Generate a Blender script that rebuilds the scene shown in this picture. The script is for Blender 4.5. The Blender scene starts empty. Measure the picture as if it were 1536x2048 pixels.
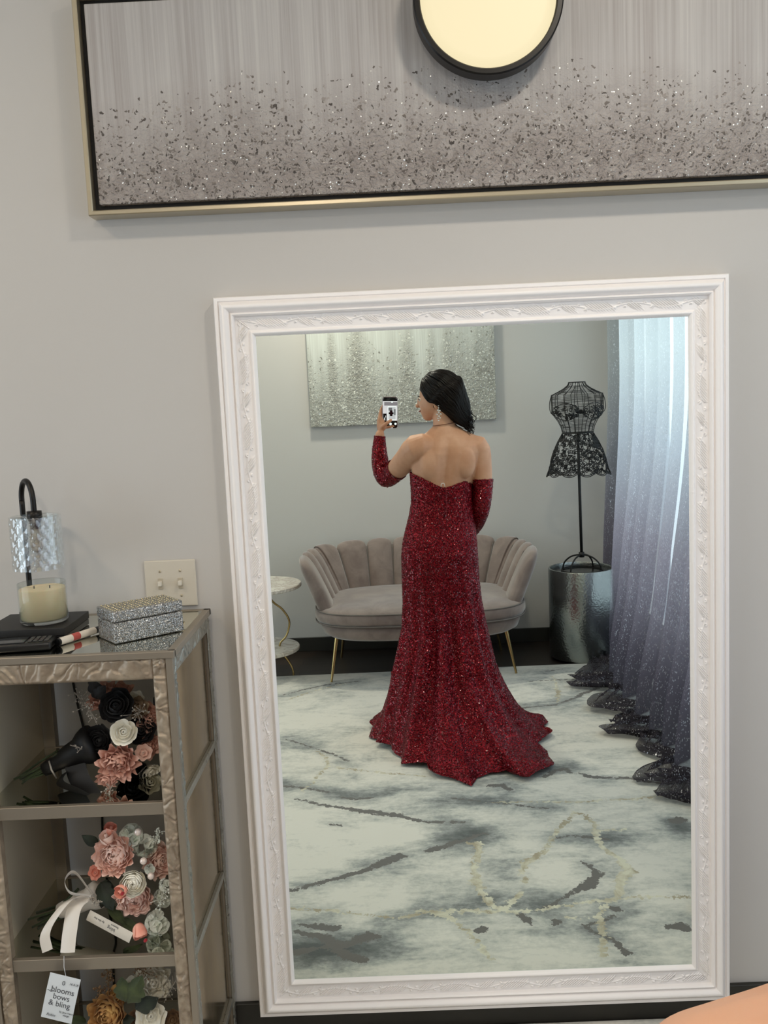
import bpy, bmesh, math, random
import numpy as np
from mathutils import Vector, Matrix, Euler
random.seed(7); rng = np.random.default_rng(7)
SC = bpy.context.scene
COL = SC.collection
pi = math.pi

# ------------------------------------------------------------------ camera, world, lights, exposure
CAM_H = 1.575                     # the phone's front camera, 2.2 m in front of the mirror wall
WALL_Y, GLASS_Y, BACK_Y, WIN_X, LEFT_X, CEIL = 2.2, 2.18, -1.48, 1.46, -3.6, 2.95
cd = bpy.data.cameras.new('camera'); cam = bpy.data.objects.new('camera', cd); COL.objects.link(cam)
p_, y_, r_ = .1199, .0118, -.0454
fw = Vector((-math.sin(y_)*math.cos(p_), math.cos(y_)*math.cos(p_), -math.sin(p_)))
rt = Vector((math.cos(y_), math.sin(y_), 0)); up = rt.cross(fw)
rt2 = math.cos(r_)*rt + math.sin(r_)*up; up2 = -math.sin(r_)*rt + math.cos(r_)*up
CAMM = Matrix(((rt2.x, up2.x, -fw.x, 0), (rt2.y, up2.y, -fw.y, 0), (rt2.z, up2.z, -fw.z, CAM_H), (0, 0, 0, 1)))
cam.matrix_world = CAMM
cd.sensor_fit = 'VERTICAL'; cd.sensor_height = 24.0; cd.lens = 24.0*1877.25/2048; cd.clip_start = 0.005; cd.clip_end = 60
SC.camera = cam
vs = SC.view_settings; vs.view_transform = 'Standard'; vs.look = 'None'; vs.gamma = 1; vs.use_curve_mapping = False
vs.exposure = -0.07
try:
    SC.cycles.max_bounces = 14; SC.cycles.diffuse_bounces = 5; SC.cycles.glossy_bounces = 8
    SC.cycles.transmission_bounces = 12; SC.cycles.transparent_max_bounces = 24
    SC.cycles.sample_clamp_indirect = 6; SC.cycles.use_denoising = True
    SC.cycles.caustics_reflective = True; SC.cycles.caustics_refractive = False
except Exception: pass
w = bpy.data.worlds.new('sky'); SC.world = w; w.use_nodes = True
w.node_tree.nodes['Background'].inputs[0].default_value = (.72, .86, 1, 1); w.node_tree.nodes['Background'].inputs[1].default_value = 1.6
def light(name, kind, loc, power, color, rot=(0,0,0), size=None, sy=None, shape=None, spread=None):
    l = bpy.data.lights.new(name, kind); l.energy = power; l.color = color
    if kind == 'AREA':
        l.shape = shape or 'RECTANGLE'; l.size = size
        if sy: l.size_y = sy
        if spread: l.spread = spread
    elif size is not None: l.shadow_soft_size = size
    o = bpy.data.objects.new(name, l); COL.objects.link(o); o.location = loc; o.rotation_euler = rot
    return o
DAY = (.80, .92, 1.0); WARM = (1.0, .80, .56)
light('window_daylight', 'AREA', (WIN_X+.16, .36, 1.35), 60, DAY, (0, pi/2, 0), 2.1, 3.0)
light('added_left_fill_light', 'AREA', (LEFT_X-.16, .36, 1.45), 28, DAY, (0, -pi/2, 0), 2.1, 2.6)  # added fill from an unseen side, brightens the room besides the curtained window
CEIL_SPOTS = [(-1.55, 1.1), (.62, 1.1), (-.35, -.85), (-2.6, -.3)]
for q, e_, c_ in zip(CEIL_SPOTS, (9, 13, 25, 7), (WARM, (1, .90, .76), (1, .90, .76), WARM)):
    light('ceiling_lamp_light', 'AREA', (q[0], q[1], CEIL-.045), e_, c_, (0, 0, 0), .17, shape='DISK')

# ------------------------------------------------------------------ helpers
def lin(c):
    if isinstance(c, str):
        c = tuple(int(c[i:i+2], 16)/255 for i in (0, 2, 4))
    return tuple((x/12.92 if x <= .04045 else ((x+.055)/1.055)**2.4) for x in c) + (1,)
MATS = {}
def P(name, color='808080', rough=.5, metal=0, **kw):
    if name in MATS: return MATS[name]
    m = bpy.data.materials.new(name); m.use_nodes = True; MATS[name] = m
    b = m.node_tree.nodes['Principled BSDF']
    b.inputs['Base Color'].default_value = lin(color); b.inputs['Roughness'].default_value = rough; b.inputs['Metallic'].default_value = metal
    for k, v in kw.items():
        b.inputs[k.replace('_', ' ')].default_value = v
    return m
class NT:
    """small node helper"""
    def __init__(s, m): s.m = m; s.t = m.node_tree; s.b = s.t.nodes.get('Principled BSDF')
    def n(s, typ, ins=None, **at):
        nd = s.t.nodes.new(typ)
        for k, v in at.items(): setattr(nd, k, v)
        for k, v in (ins or {}).items(): s.set(nd, k, v)
        return nd
    def set(s, nd, k, v):
        i = nd.inputs[k]
        if isinstance(v, bpy.types.NodeSocket): s.t.links.new(v, i)
        elif isinstance(v, bpy.types.Node): s.t.links.new(v.outputs[0], i)
        else: i.default_value = v
    def math(s, op, a, b=0.0, c=None, clamp=False):
        nd = s.n('ShaderNodeMath', operation=op, use_clamp=clamp); s.set(nd, 0, a); s.set(nd, 1, b)
        if c is not None: s.set(nd, 2, c)
        return nd.outputs[0]
    def mix(s, f, a, b):
        nd = s.n('ShaderNodeMix', data_type='RGBA'); s.set(nd, 0, f); s.set(nd, 6, a); s.set(nd, 7, b); return nd.outputs[2]
    def coord(s, kind='Object', scale=(1,1,1), rot=(0,0,0)):
        tc = s.n('ShaderNodeTexCoord'); mp = s.n('ShaderNodeMapping', {'Vector': tc.outputs[kind], 'Scale': scale, 'Rotation': rot}); return mp.outputs[0]
    def noise(s, vec, scale, detail=3, rough=.55, dist=0):
        nd = s.n('ShaderNodeTexNoise', {'Vector': vec, 'Scale': scale, 'Detail': detail, 'Roughness': rough, 'Distortion': dist}); return nd.outputs[0]
    def ramp(s, f, pts):
        nd = s.n('ShaderNodeValToRGB'); s.set(nd, 0, f); e = nd.color_ramp.elements
        e[0].position, e[0].color = pts[0][0], pts[0][1]; e[1].position, e[1].color = pts[-1][0], pts[-1][1]
        for p, c in pts[1:-1]:
            x = e.new(p); x.color = c
        return nd.outputs[0]
    def bump(s, h, strength=.3, dist=.002, normal=None):
        nd = s.n('ShaderNodeBump', {'Height': h, 'Strength': strength, 'Distance': dist})
        if normal is not None: s.set(nd, 'Normal', normal)
        return nd.outputs[0]
    def base(s, c): s.set(s.b, 'Base Color', c)
    def normal(s, c): s.set(s.b, 'Normal', c)
    def rough(s, c): s.set(s.b, 'Roughness', c)
def tag(o, label=None, cat=None, group=None, kind=None):
    if label: o['label'] = label
    if cat: o['category'] = cat
    if group: o['group'] = group
    if kind: o['kind'] = kind
    return o
def empty(name, loc, label, cat, group=None, rot=(0,0,0)):
    o = bpy.data.objects.new(name, None); COL.objects.link(o); o.location = loc; o.rotation_euler = rot; o.empty_display_size = .05
    return tag(o, label, cat, group)
class MB:
    """collects geometry (in the parent's coordinates) and builds one object"""
    def __init__(s): s.v = []; s.f = []; s.n = 0
    def add(s, verts, faces):
        verts = np.asarray(verts, float).reshape(-1, 3)
        s.v.append(verts); s.f += [tuple(i+s.n for i in f) for f in faces]; s.n += len(verts); return s
    def grid(s, P3, closeu=False, closev=False):
        P3 = np.asarray(P3, float); a, b = P3.shape[:2]; F = []
        for i in range(a if closeu else a-1):
            for j in range(b if closev else b-1):
                F.append((i*b+j, ((i+1) % a)*b+j, ((i+1) % a)*b+(j+1) % b, i*b+(j+1) % b))
        return s.add(P3.reshape(-1, 3), F)
    def box(s, x0, x1, y0, y1, z0, z1, bev=0):
        bm = bmesh.new(); bmesh.ops.create_cube(bm, size=1)
        for v in bm.verts:
            v.co = Vector(((x0+x1)/2+v.co.x*(x1-x0), (y0+y1)/2+v.co.y*(y1-y0), (z0+z1)/2+v.co.z*(z1-z0)))
        if bev: bmesh.ops.bevel(bm, geom=bm.edges[:], offset=bev, segments=3, affect='EDGES', profile=.6)
        return s.bm(bm)
    def bm(s, bm, mat=None):
        if mat is not None: bm.transform(mat)
        bm.verts.index_update(); vv = [v.co[:] for v in bm.verts]; ff = [[v.index for v in f.verts] for f in bm.faces]; bm.free()
        return s.add(vv, ff)
    def loft(s, rings, cap=True, closeu=False):
        """rings: list of (n,3) arrays"""
        R_ = np.asarray(rings, float); s.grid(R_, closeu=closeu, closev=True)
        if cap and not closeu:
            n = R_.shape[1]; base = s.n-R_.shape[0]*n
            s.f.append(tuple(base+i for i in range(n))[::-1]); s.f.append(tuple(s.n-n+i for i in range(n)))
        return s
    def tube(s, pts, rad, n=10, cap=True, closed=False):
        pts = np.asarray(pts, float); k = len(pts); rad = np.broadcast_to(np.asarray(rad, float), (k,))
        if closed: t = np.roll(pts, -1, 0)-np.roll(pts, 1, 0)
        else: t = np.gradient(pts, axis=0)
        t /= np.maximum(np.linalg.norm(t, axis=1, keepdims=True), 1e-9)
        u = np.cross(t[0], [0, 0, 1.]);
        if np.linalg.norm(u) < .1: u = np.cross(t[0], [1., 0, 0])
        u /= np.linalg.norm(u); rings = []
        a = np.linspace(0, 2*pi, n, endpoint=False)
        for i in range(k):
            u = u-t[i]*np.dot(u, t[i]); u /= max(np.linalg.norm(u), 1e-9); v = np.cross(t[i], u)
            rings.append(pts[i]+rad[i]*(np.cos(a)[:, None]*u+np.sin(a)[:, None]*v))
        return s.loft(rings, cap=cap and not closed, closeu=closed)
    def lathe(s, prof, n=40, c=(0, 0, 0), cap=False):
        a = np.linspace(0, 2*pi, n, endpoint=False)
        rings = [np.stack([c[0]+r*np.cos(a), c[1]+r*np.sin(a), np.full(n, c[2]+z)], 1) for r, z in prof]
        return s.loft(rings, cap=cap)
    def ball(s, c, r, seg=12, rings=8):
        bm = bmesh.new(); bmesh.ops.create_uvsphere(bm, u_segments=seg, v_segments=rings, radius=1)
        r = (r, r, r) if np.isscalar(r) else r
        return s.bm(bm, Matrix.Translation(c) @ Matrix.Diagonal((*r, 1)))
    def build(s, name, mat, parent=None, smooth=True, mw=None, angle=None):
        me = bpy.data.meshes.new(name); V = np.concatenate(s.v) if s.v else np.zeros((0, 3))
        me.from_pydata(V.tolist(), [], s.f); me.update()
        bm = bmesh.new(); bm.from_mesh(me); bmesh.ops.recalc_face_normals(bm, faces=bm.faces[:]); bm.to_mesh(me); bm.free()
        o = bpy.data.objects.new(name, me); COL.objects.link(o)
        if mat: me.materials.append(mat)
        if smooth:
            me.polygons.foreach_set('use_smooth', [True]*len(me.polygons))
            if angle:
                try: me.set_sharp_from_angle(angle=math.radians(angle))
                except Exception: pass
        if mw is not None: o.matrix_world = mw
        if parent is not None: o.parent = parent
        return o
def struct(o, kind='structure'): o['kind'] = kind; return o
def vnoise(x, y, seed=0):
    """value noise, vectorised"""
    x = np.asarray(x, float); y = np.asarray(y, float)
    xi = np.floor(x).astype(int); yi = np.floor(y).astype(int); fx = x-xi; fy = y-yi
    fx = fx*fx*(3-2*fx); fy = fy*fy*(3-2*fy)
    def hsh(a, b): return np.modf(np.abs(np.sin(a*127.1+b*311.7+seed*74.7)*43758.5453))[0]
    return (hsh(xi, yi)*(1-fx)+hsh(xi+1, yi)*fx)*(1-fy)+(hsh(xi, yi+1)*(1-fx)+hsh(xi+1, yi+1)*fx)*fy
def fbm(x, y, seed=0, o=4):
    r = 0; a = .5
    for i in range(o): r = r+a*vnoise(x*2**i, y*2**i, seed+i*13); a *= .5
    return r
def smooth(a, b, x): t = np.clip((x-a)/(b-a), 0, 1); return t*t*(3-2*t)
def catmull(pts, n):
    p = np.asarray(pts, float); p = np.vstack([2*p[0]-p[1], p, 2*p[-1]-p[-2]]); out = []
    for t in np.linspace(0, len(pts)-1-1e-9, n):
        i = int(t); f = t-i; a, b, c, d = p[i], p[i+1], p[i+2], p[i+3]
        out.append(.5*((2*b)+(-a+c)*f+(2*a-5*b+4*c-d)*f*f+(-a+3*b-3*c+d)*f**3))
    return np.array(out)

# ------------------------------------------------------------------ materials
def paint(name, col, var=.02):
    m = P(name, col, .75); k = NT(m); v = k.coord()
    k.normal(k.bump(k.noise(v, 260, 2), .12, .0006)); return m
M_wall = paint('wall_paint', 'c4c0bb')
M_ceil = paint('ceiling_paint', 'e6e4e0')
M_base = P('dark_baseboard_paint', '26241f', .45)
M_white = P('white_lacquer', 'f8f3f0', .36); k = NT(M_white); k.normal(k.bump(k.noise(k.coord(), 500, 2), .08, .0005))
M_mirror = P('mirror_silver', (.93, .962, .945), .0, 1)
M_black = P('black_metal', '15120f', .38, .4)
M_blackpl = P('black_plastic', '0c0c0d', .3)
# dark wood floor
M_floor = P('dark_wood_floor', '3a2c22', .42); k = NT(M_floor)
br = k.n('ShaderNodeTexBrick', {'Vector': k.coord(), 'Scale': 1.0, 'Mortar Size': .003, 'Brick Width': 1.2, 'Row Height': .13, 'Color1': lin('40332a'), 'Color2': lin('2a211b'), 'Mortar': lin('0f0b08')})
nz = k.noise(k.coord(scale=(3, 60, 1)), 2, 6)
k.base(k.mix(k.math('MULTIPLY', nz, .7), br.outputs[0], lin('16100c')))
# sofa velvet
M_velvet = P('taupe_velvet', '8a817a', .85, Sheen_Weight=.7, Sheen_Roughness=.4); k = NT(M_velvet)
nv = k.noise(k.coord(), 9, 4, .6, .6); k.base(k.ramp(nv, [(.3, lin('73645e')), (.7, lin('8f8078'))])); k.normal(k.bump(k.noise(k.coord(), 300, 2), .15, .001))
M_piping = P('taupe_piping', '6f6761', .7)
M_gold = P('brass', 'b79e6c', .25, 1)
M_marble = P('white_marble_top', 'd8d2c8', .2); k = NT(M_marble)
k.base(k.ramp(k.noise(k.coord(), 7, 6, .6, 2), [(.42, lin('dcd6cc')), (.5, lin('b9b0a6')), (.56, lin('ded8d0'))]))
# hammered drum
M_drum = P('hammered_steel', 'a4aaa8', .27, 1); k = NT(M_drum)
vo = k.n('ShaderNodeTexVoronoi', {'Vector': k.coord(), 'Scale': 95.0}, feature='SMOOTH_F1'); k.normal(k.bump(vo.outputs[0], .6, .0022))
M_drumtop = P('dark_drum_top', '3a3c3c', .25, .9)
M_wire = P('black_wire', '151414', .5, .3)
# skin and hair
M_skin = P('skin', 'b98767', .56, Subsurface_Weight=.12, Subsurface_Scale=.02); M_skin.node_tree.nodes['Principled BSDF'].inputs['Subsurface Radius'].default_value = (1, .35, .2)
k = NT(M_skin); n1 = k.noise(k.coord(), 14, 4); k.base(k.ramp(n1, [(.35, lin('bf8b6b')), (.65, lin('ce9c7d'))])); k.normal(k.bump(k.noise(k.coord(), 900, 2), .05, .0005))
M_hair = P('dark_brown_hair', '17100d', .38, Specular_IOR_Level=.16); k = NT(M_hair)
k.base(k.ramp(k.noise(k.coord(), 30, 3), [(.3, lin('0b0706')), (.8, lin('18100c'))]))
M_lip = P('lips', '8c4a41', .4)
# red sequins: each cell is a small mirror-like disc with its own tilt
def sequins(name, c1, c2, scale=230, tilt=.85, metal=.85, edgecol='200205'):
    m = P(name, c1, .3, metal, Coat_Weight=.0, Coat_Roughness=.07); k = NT(m); v = k.coord()
    vo = k.n('ShaderNodeTexVoronoi', {'Vector': v, 'Scale': float(scale)})
    rnd = k.n('ShaderNodeVectorMath', operation='SUBTRACT'); k.set(rnd, 0, vo.outputs['Color']); rnd.inputs[1].default_value = (.5, .5, .5)
    sc = k.n('ShaderNodeVectorMath', operation='SCALE'); k.set(sc, 0, rnd); sc.inputs['Scale'].default_value = tilt
    g = k.n('ShaderNodeNewGeometry'); ad = k.n('ShaderNodeVectorMath', operation='ADD'); k.set(ad, 0, g.outputs['Normal']); k.set(ad, 1, sc)
    nm = k.n('ShaderNodeVectorMath', operation='NORMALIZE'); k.set(nm, 0, ad); k.normal(nm); k.set(k.b, 'Coat Normal', nm.outputs[0])
    sep = k.n('ShaderNodeSeparateColor'); k.set(sep, 0, vo.outputs['Color'])
    edge = k.math('GREATER_THAN', vo.outputs['Distance'], .60)
    k.base(k.mix(k.math('MULTIPLY', edge, .9), k.mix(sep.outputs[0], lin(c1), lin(c2)), lin(edgecol)))
    k.rough(k.math('MULTIPLY_ADD', sep.outputs[1], .25, .22)); k.set(k.b, 'Coat Weight', k.math('GREATER_THAN', sep.outputs[2], .87))
    return m
M_seq = sequins('red_sequins', '94051a', '680312', 235, .95, .7, '3c020b')
M_glitter = sequins('silver_glitter', 'd9d8d6', '8d8b88', 700, 1.1, .8, '55534f')
# rug: the pattern is stored per vertex (distance to the dark and gold veins), the shader makes ragged edges of it
M_rug = P('marble_pattern_rug', 'c9c7bc', .95, Sheen_Weight=.2); k = NT(M_rug)
def att(k, nm): a = k.n('ShaderNodeAttribute'); a.attribute_name = nm; return a.outputs['Fac']
v = k.coord(); n_hi = k.noise(v, 55, 5, .65); n_mid = k.noise(v, 12, 6, .6, .5); n_cl = k.noise(k.coord(scale=(1, 1.6, 1)), 3.2, 7, .62, .8)
cl = k.math('ADD', k.math('MULTIPLY', n_cl, .9), k.math('MULTIPLY', att(k, 'cloud'), .55))
n_st = k.noise(k.coord(scale=(1, 3.2, 1), rot=(0, 0, .12)), 9, 7, .7, .4)
cl = k.math('ADD', cl, k.math('ADD', k.math('MULTIPLY', k.math('SUBTRACT', n_hi, .5), .35), k.math('MULTIPLY', k.math('SUBTRACT', n_st, .5), .55)))
cream = k.ramp(cl, [(.33, lin('d9d5cb')), (.48, lin('c2c1b9')), (.62, lin('9b9d99')), (.76, lin('737674')), (.95, lin('505452'))])
dg = k.math('ADD', att(k, 'grey'), k.math('MULTIPLY', k.math('SUBTRACT', n_hi, .5), .055)); dg = k.math('SUBTRACT', dg, .0025)
mg = k.math('LESS_THAN', dg, 0.0)
dd = k.math('ADD', att(k, 'gold'), k.math('MULTIPLY', k.math('SUBTRACT', n_hi, .5), .07)); dd = k.math('SUBTRACT', dd, .0026)
md = k.math('LESS_THAN', dd, 0.0)
gcol = k.ramp(n_mid, [(.4, lin('d6d2bd')), (.6, lin('a39880'))])
base = k.mix(mg, cream, lin('66625e')); base = k.mix(md, base, gcol); k.base(base)
hh = k.math('ADD', k.math('MULTIPLY', n_hi, .5), k.math('SUBTRACT', k.math('MULTIPLY', md, 1.2), k.math('MULTIPLY', mg, .8)))
k.normal(k.bump(hh, .5, .004))
# champagne / silver carved cabinet
M_champ = P('champagne_leaf_wood', '9c8e7e', .42, .3); k = NT(M_champ)
k.base(k.ramp(k.noise(k.coord(), 40, 4), [(.3, lin('8d7d6b')), (.7, lin('b5a590'))]))
M_silverleaf = P('silver_leaf_edge', 'a5a49c', .3, .8); k = NT(M_silverleaf)
k.normal(k.bump(k.noise(k.coord(), 90, 4), .5, .003)); k.rough(k.math('MULTIPLY_ADD', k.noise(k.coord(), 60, 3), .5, .1))
M_champflat = P('champagne_flat_trim', '948a7c', .42, .5)
M_bronze = P('antique_bronze_panel', 'b9ab95', .1, .95); k = NT(M_bronze)
k.base(k.ramp(k.noise(k.coord(scale=(1, 1, .35)), 8, 5, .6, 1.5), [(.3, lin('aa9c88')), (.75, lin('c4b18c'))])); k.rough(k.math('MULTIPLY_ADD', k.noise(k.coord(), 10, 3), .25, .03))
M_cream = P('cream_silk_panel', 'cbbfa8', .45, .1)
M_shelfmir = P('shelf_mirror', (.80, .80, .76), .03, 1)
M_plate = P('ivory_switch_plate', 'cdc5b6', .4)
M_toggle = P('ivory_toggle', 'd9d2c4', .35)
M_wax = P('cream_wax', 'e3d2ae', .5, Subsurface_Weight=.3, Subsurface_Scale=.03)
def thin_glass(name, tint, boost, pattern=False):
    """thin-walled glass: mostly lets light straight through, reflects at grazing angles"""
    m = P(name, tint, .03); k = NT(m); out = k.t.nodes['Material Output']
    tr = k.n('ShaderNodeBsdfTransparent', {'Color': lin(tint)}); gl = k.n('ShaderNodeBsdfGlossy', {'Color': (1, 1, 1, 1), 'Roughness': .04})
    lw = k.n('ShaderNodeLayerWeight', {'Blend': .5}); f = k.math('MULTIPLY_ADD', k.math('POWER', lw.outputs['Facing'], 3.5), .75, boost, clamp=True)
    mx = k.n('ShaderNodeMixShader'); k.set(mx, 0, f); k.set(mx, 1, tr); k.set(mx, 2, gl); k.set(out, 'Surface', mx); return m
M_glass = thin_glass('clear_glass', 'f2f4f3', .02)
M_glass2 = thin_glass('patterned_glass', 'f2f4f4', .17)
M_goldframe = P('champagne_gold_frame', 'c3b69c', .3, .75)
M_blackgap = P('black_float_gap', '0b0909', .6)
M_emit = P('warm_diffuser', '302a20', .5); b = M_emit.node_tree.nodes['Principled BSDF']; b.inputs['Emission Color'].default_value = (.97, .84, .53, 1); b.inputs['Emission Strength'].default_value = 1.0

# ------------------------------------------------------------------ room shell
def plane(name, a, b, c, d, mat, kind='structure'):
    o = MB().add([a, b, c, d], [(0, 1, 2, 3)]).build(name, mat, smooth=False); o['kind'] = kind; return o
T = .12
struct(MB().box(LEFT_X-T, WIN_X+T, BACK_Y-T, WALL_Y+T, -.1, 0).build('floor', M_floor, smooth=False))
struct(MB().box(LEFT_X-T, WIN_X+T, BACK_Y-T, WALL_Y+T, CEIL, CEIL+.1).build('ceiling', M_ceil, smooth=False))
struct(MB().box(LEFT_X-T, WIN_X+T, WALL_Y, WALL_Y+T, 0, CEIL).build('wall_front', M_wall, smooth=False))
struct(MB().box(LEFT_X-T, WIN_X+T, BACK_Y-T, BACK_Y, 0, CEIL).build('wall_back', M_wall, smooth=False))
LW0, LW1, LZ0, LZ1 = -1.0, 1.75, .35, 2.6  # opening made up in the unseen left wall for the added fill
struct(MB().box(LEFT_X-T, LEFT_X, BACK_Y, LW0, 0, CEIL).box(LEFT_X-T, LEFT_X, LW1, WALL_Y, 0, CEIL).box(LEFT_X-T, LEFT_X, LW0, LW1, 0, LZ0).box(LEFT_X-T, LEFT_X, LW0, LW1, LZ1, CEIL).build('wall_left', M_wall, smooth=False))
mb = MB()
for y in (LW0+.03, .375, LW1-.03): mb.box(LEFT_X-.07, LEFT_X-.02, y-.03, y+.03, LZ0, LZ1, .004)
for z in (LZ0+.03, LZ1-.03): mb.box(LEFT_X-.069, LEFT_X-.021, LW0, LW1, z-.03, z+.03, .004)
struct(mb.build('added_left_window', M_white, smooth=False))  # invented window out of view, frames the added fill light
WY0, WY1, WZ0, WZ1 = -1.22, 1.92, .18, 2.5
mb = MB(); mb.box(WIN_X, WIN_X+T, BACK_Y, WY0, 0, CEIL).box(WIN_X, WIN_X+T, WY1, WALL_Y, 0, CEIL).box(WIN_X, WIN_X+T, WY0, WY1, 0, WZ0).box(WIN_X, WIN_X+T, WY0, WY1, WZ1, CEIL)
struct(mb.build('wall_right', M_wall, smooth=False))
mb = MB()
for y in (WY0+.03, .35, WY1-.03): mb.box(WIN_X+.02, WIN_X+.07, y-.03, y+.03, WZ0, WZ1, .004)
for z in (WZ0+.03, WZ1-.03): mb.box(WIN_X+.021, WIN_X+.069, WY0, WY1, z-.03, z+.03, .004)
wf = struct(mb.build('window_1', M_white, smooth=False))
for nm, bx in (('baseboard_front', (LEFT_X, WIN_X, WALL_Y-.014, WALL_Y, 0, .085)), ('baseboard_back', (LEFT_X, WIN_X, BACK_Y, BACK_Y+.014, 0, .09)),
               ('baseboard_left', (LEFT_X, LEFT_X+.014, BACK_Y, WALL_Y, 0, .09)), ('baseboard_right', (WIN_X-.014, WIN_X, BACK_Y, WALL_Y, 0, .09))):
    struct(MB().box(*bx, .003).build(nm, M_base, smooth=False))
for i, q in enumerate(CEIL_SPOTS):
    o = empty('ceiling_light', (q[0], q[1], CEIL), 'round ceiling light overhead, out of the picture', 'lamp', 'round ceiling lights')
    MB().lathe([(.001, 0), (.13, 0), (.13, -.03), (.105, -.03), (.105, -.02), (.001, -.02)]).build('housing', M_white, o, angle=40)

# ------------------------------------------------------------------ rug
def polyline_distance(X, Y, segs):
    """segs: list of (polyline [(x,y,halfwidth)...]); signed distance (minus the half width)"""
    D = np.full(X.shape, 9.0)
    for pl in segs:
        for (x0, y0, w0), (x1, y1, w1) in zip(pl[:-1], pl[1:]):
            dx, dy = x1-x0, y1-y0; t = np.clip(((X-x0)*dx+(Y-y0)*dy)/(dx*dx+dy*dy+1e-9), 0, 1)
            D = np.minimum(D, np.hypot(X-x0-t*dx, Y-y0-t*dy)-(w0+(w1-w0)*t))
    return D
GREY = [
 [(-0.548,0.638,0.0023),(-0.501,0.661,0.0057),(-0.398,0.698,0.0079),(-0.319,0.745,0.0033)],
 [(-0.444,0.784,0.0022),(-0.343,0.855,0.0054),(-0.237,0.897,0.0074),(-0.133,0.935,0.0115),(-0.031,0.972,0.0125),(0.077,1.04,0.0071),(0.205,1.056,0.004)],
 [(-0.262,0.801,0.0033),(-0.198,0.82,0.0054),(-0.135,0.814,0.0043)],
 [(-0.424,1.508,0.0061),(-0.385,1.506,0.007),(-0.298,1.459,0.0089),(-0.213,1.414,0.0117),(-0.134,1.376,0.0082),(-0.098,1.342,0.0203),(-0.044,1.3,0.0187),(-0.016,1.302,0.0028)],
 [(0.04,1.269,0.0047),(0.068,1.255,0.0114),(0.146,1.208,0.0097),(0.265,1.147,0.0079)],
 [(-0.345,1.699,0.0033),(-0.296,1.71,0.013),(-0.255,1.718,0.0129),(-0.235,1.721,0.0065)],
 [(-0.35,1.735,0.0064),(-0.276,1.768,0.0175),(-0.218,1.819,0.0156),(-0.134,1.777,0.019),(-0.102,1.786,0.0079)],
 [(-0.339,1.844,0.0123),(-0.249,1.817,0.0078),(-0.192,1.873,0.0168),(-0.138,1.895,0.0106)],
 [(0.327,0.73,0.0089),(0.381,0.736,0.0155),(0.406,0.79,0.0055)],
 [(0.564,0.668,0.0068),(0.628,0.611,0.008),(0.663,0.606,0.0092),(0.678,0.641,0.0034)],
 [(0.708,0.655,0.0045),(0.746,0.684,0.0101),(0.815,0.713,0.0067),(0.889,0.72,0.0078),(0.983,0.769,0.0055),(1.088,0.806,0.0044)],
 [(0.17,0.838,0.0022),(0.281,0.878,0.0043),(0.401,0.913,0.0042),(0.526,0.96,0.0031)],
 [(0.515,1.2,0.0039),(0.583,1.185,0.0049),(0.653,1.211,0.0096),(0.713,1.237,0.0048)],
 [(0.573,1.378,0.0027),(0.589,1.406,0.0109),(0.594,1.425,0.0036),(0.606,1.469,0.0159),(0.56,1.525,0.0226),(0.519,1.563,0.0103),(0.478,1.6,0.0059),(0.435,1.658,0.0074),(0.374,1.684,0.0033)],
 [(0.324,1.695,0.0065),(0.343,1.726,0.0145),(0.352,1.748,0.0032)],
 [(0.595,1.667,0.0049),(0.611,1.686,0.0131),(0.615,1.701,0.0033)],
 [(0.597,1.729,0.0064),(0.552,1.755,0.0048),(0.509,1.769,0.004),(0.539,1.809,0.0063),(0.569,1.845,0.0077),(0.592,1.905,0.009)],
 [(0.427,1.746,0.0112),(0.439,1.747,0.0112)],
 [(0.728,1.781,0.0095),(0.739,1.785,0.0063),(0.761,1.789,0.0173),(0.784,1.796,0.0141)],
 [(0.974,1.114,0.0199),(0.99,1.109,0.0239)],
 [(0.203,1.773,0.0111),(0.187,1.777,0.0079)],
 [(-0.28,1.028,0.0041),(-0.245,1.033,0.0051)],
 [(0.458,-0.142,0.0014),(0.634,-0.202,0.0042),(0.75,-0.222,0.0056),(0.841,-0.288,0.0057),(0.881,-0.316,0.0086),(0.942,-0.391,0.0116),(0.984,-0.423,0.0088),(1.031,-0.475,0.0074),(1.097,-0.505,0.006),(1.169,-0.505,0.003)],
 [(0.693,-0.602,0.0015),(0.835,-0.612,0.0023),(0.974,-0.634,0.0023),(1.088,-0.681,0.0062),(1.105,-0.7,0.0031)],
 [(0.814,-0.781,0.0031),(0.902,-0.816,0.0013)],
 [(-0.651,-0.554,0.0015),(-0.537,-0.644,0.0038),(-0.404,-0.717,0.0047),(-0.238,-0.749,0.0031)],
 [(-0.549,0.131,0.0013),(-0.386,0.275,0.0025),(-0.245,0.408,0.0024)]
]
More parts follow.
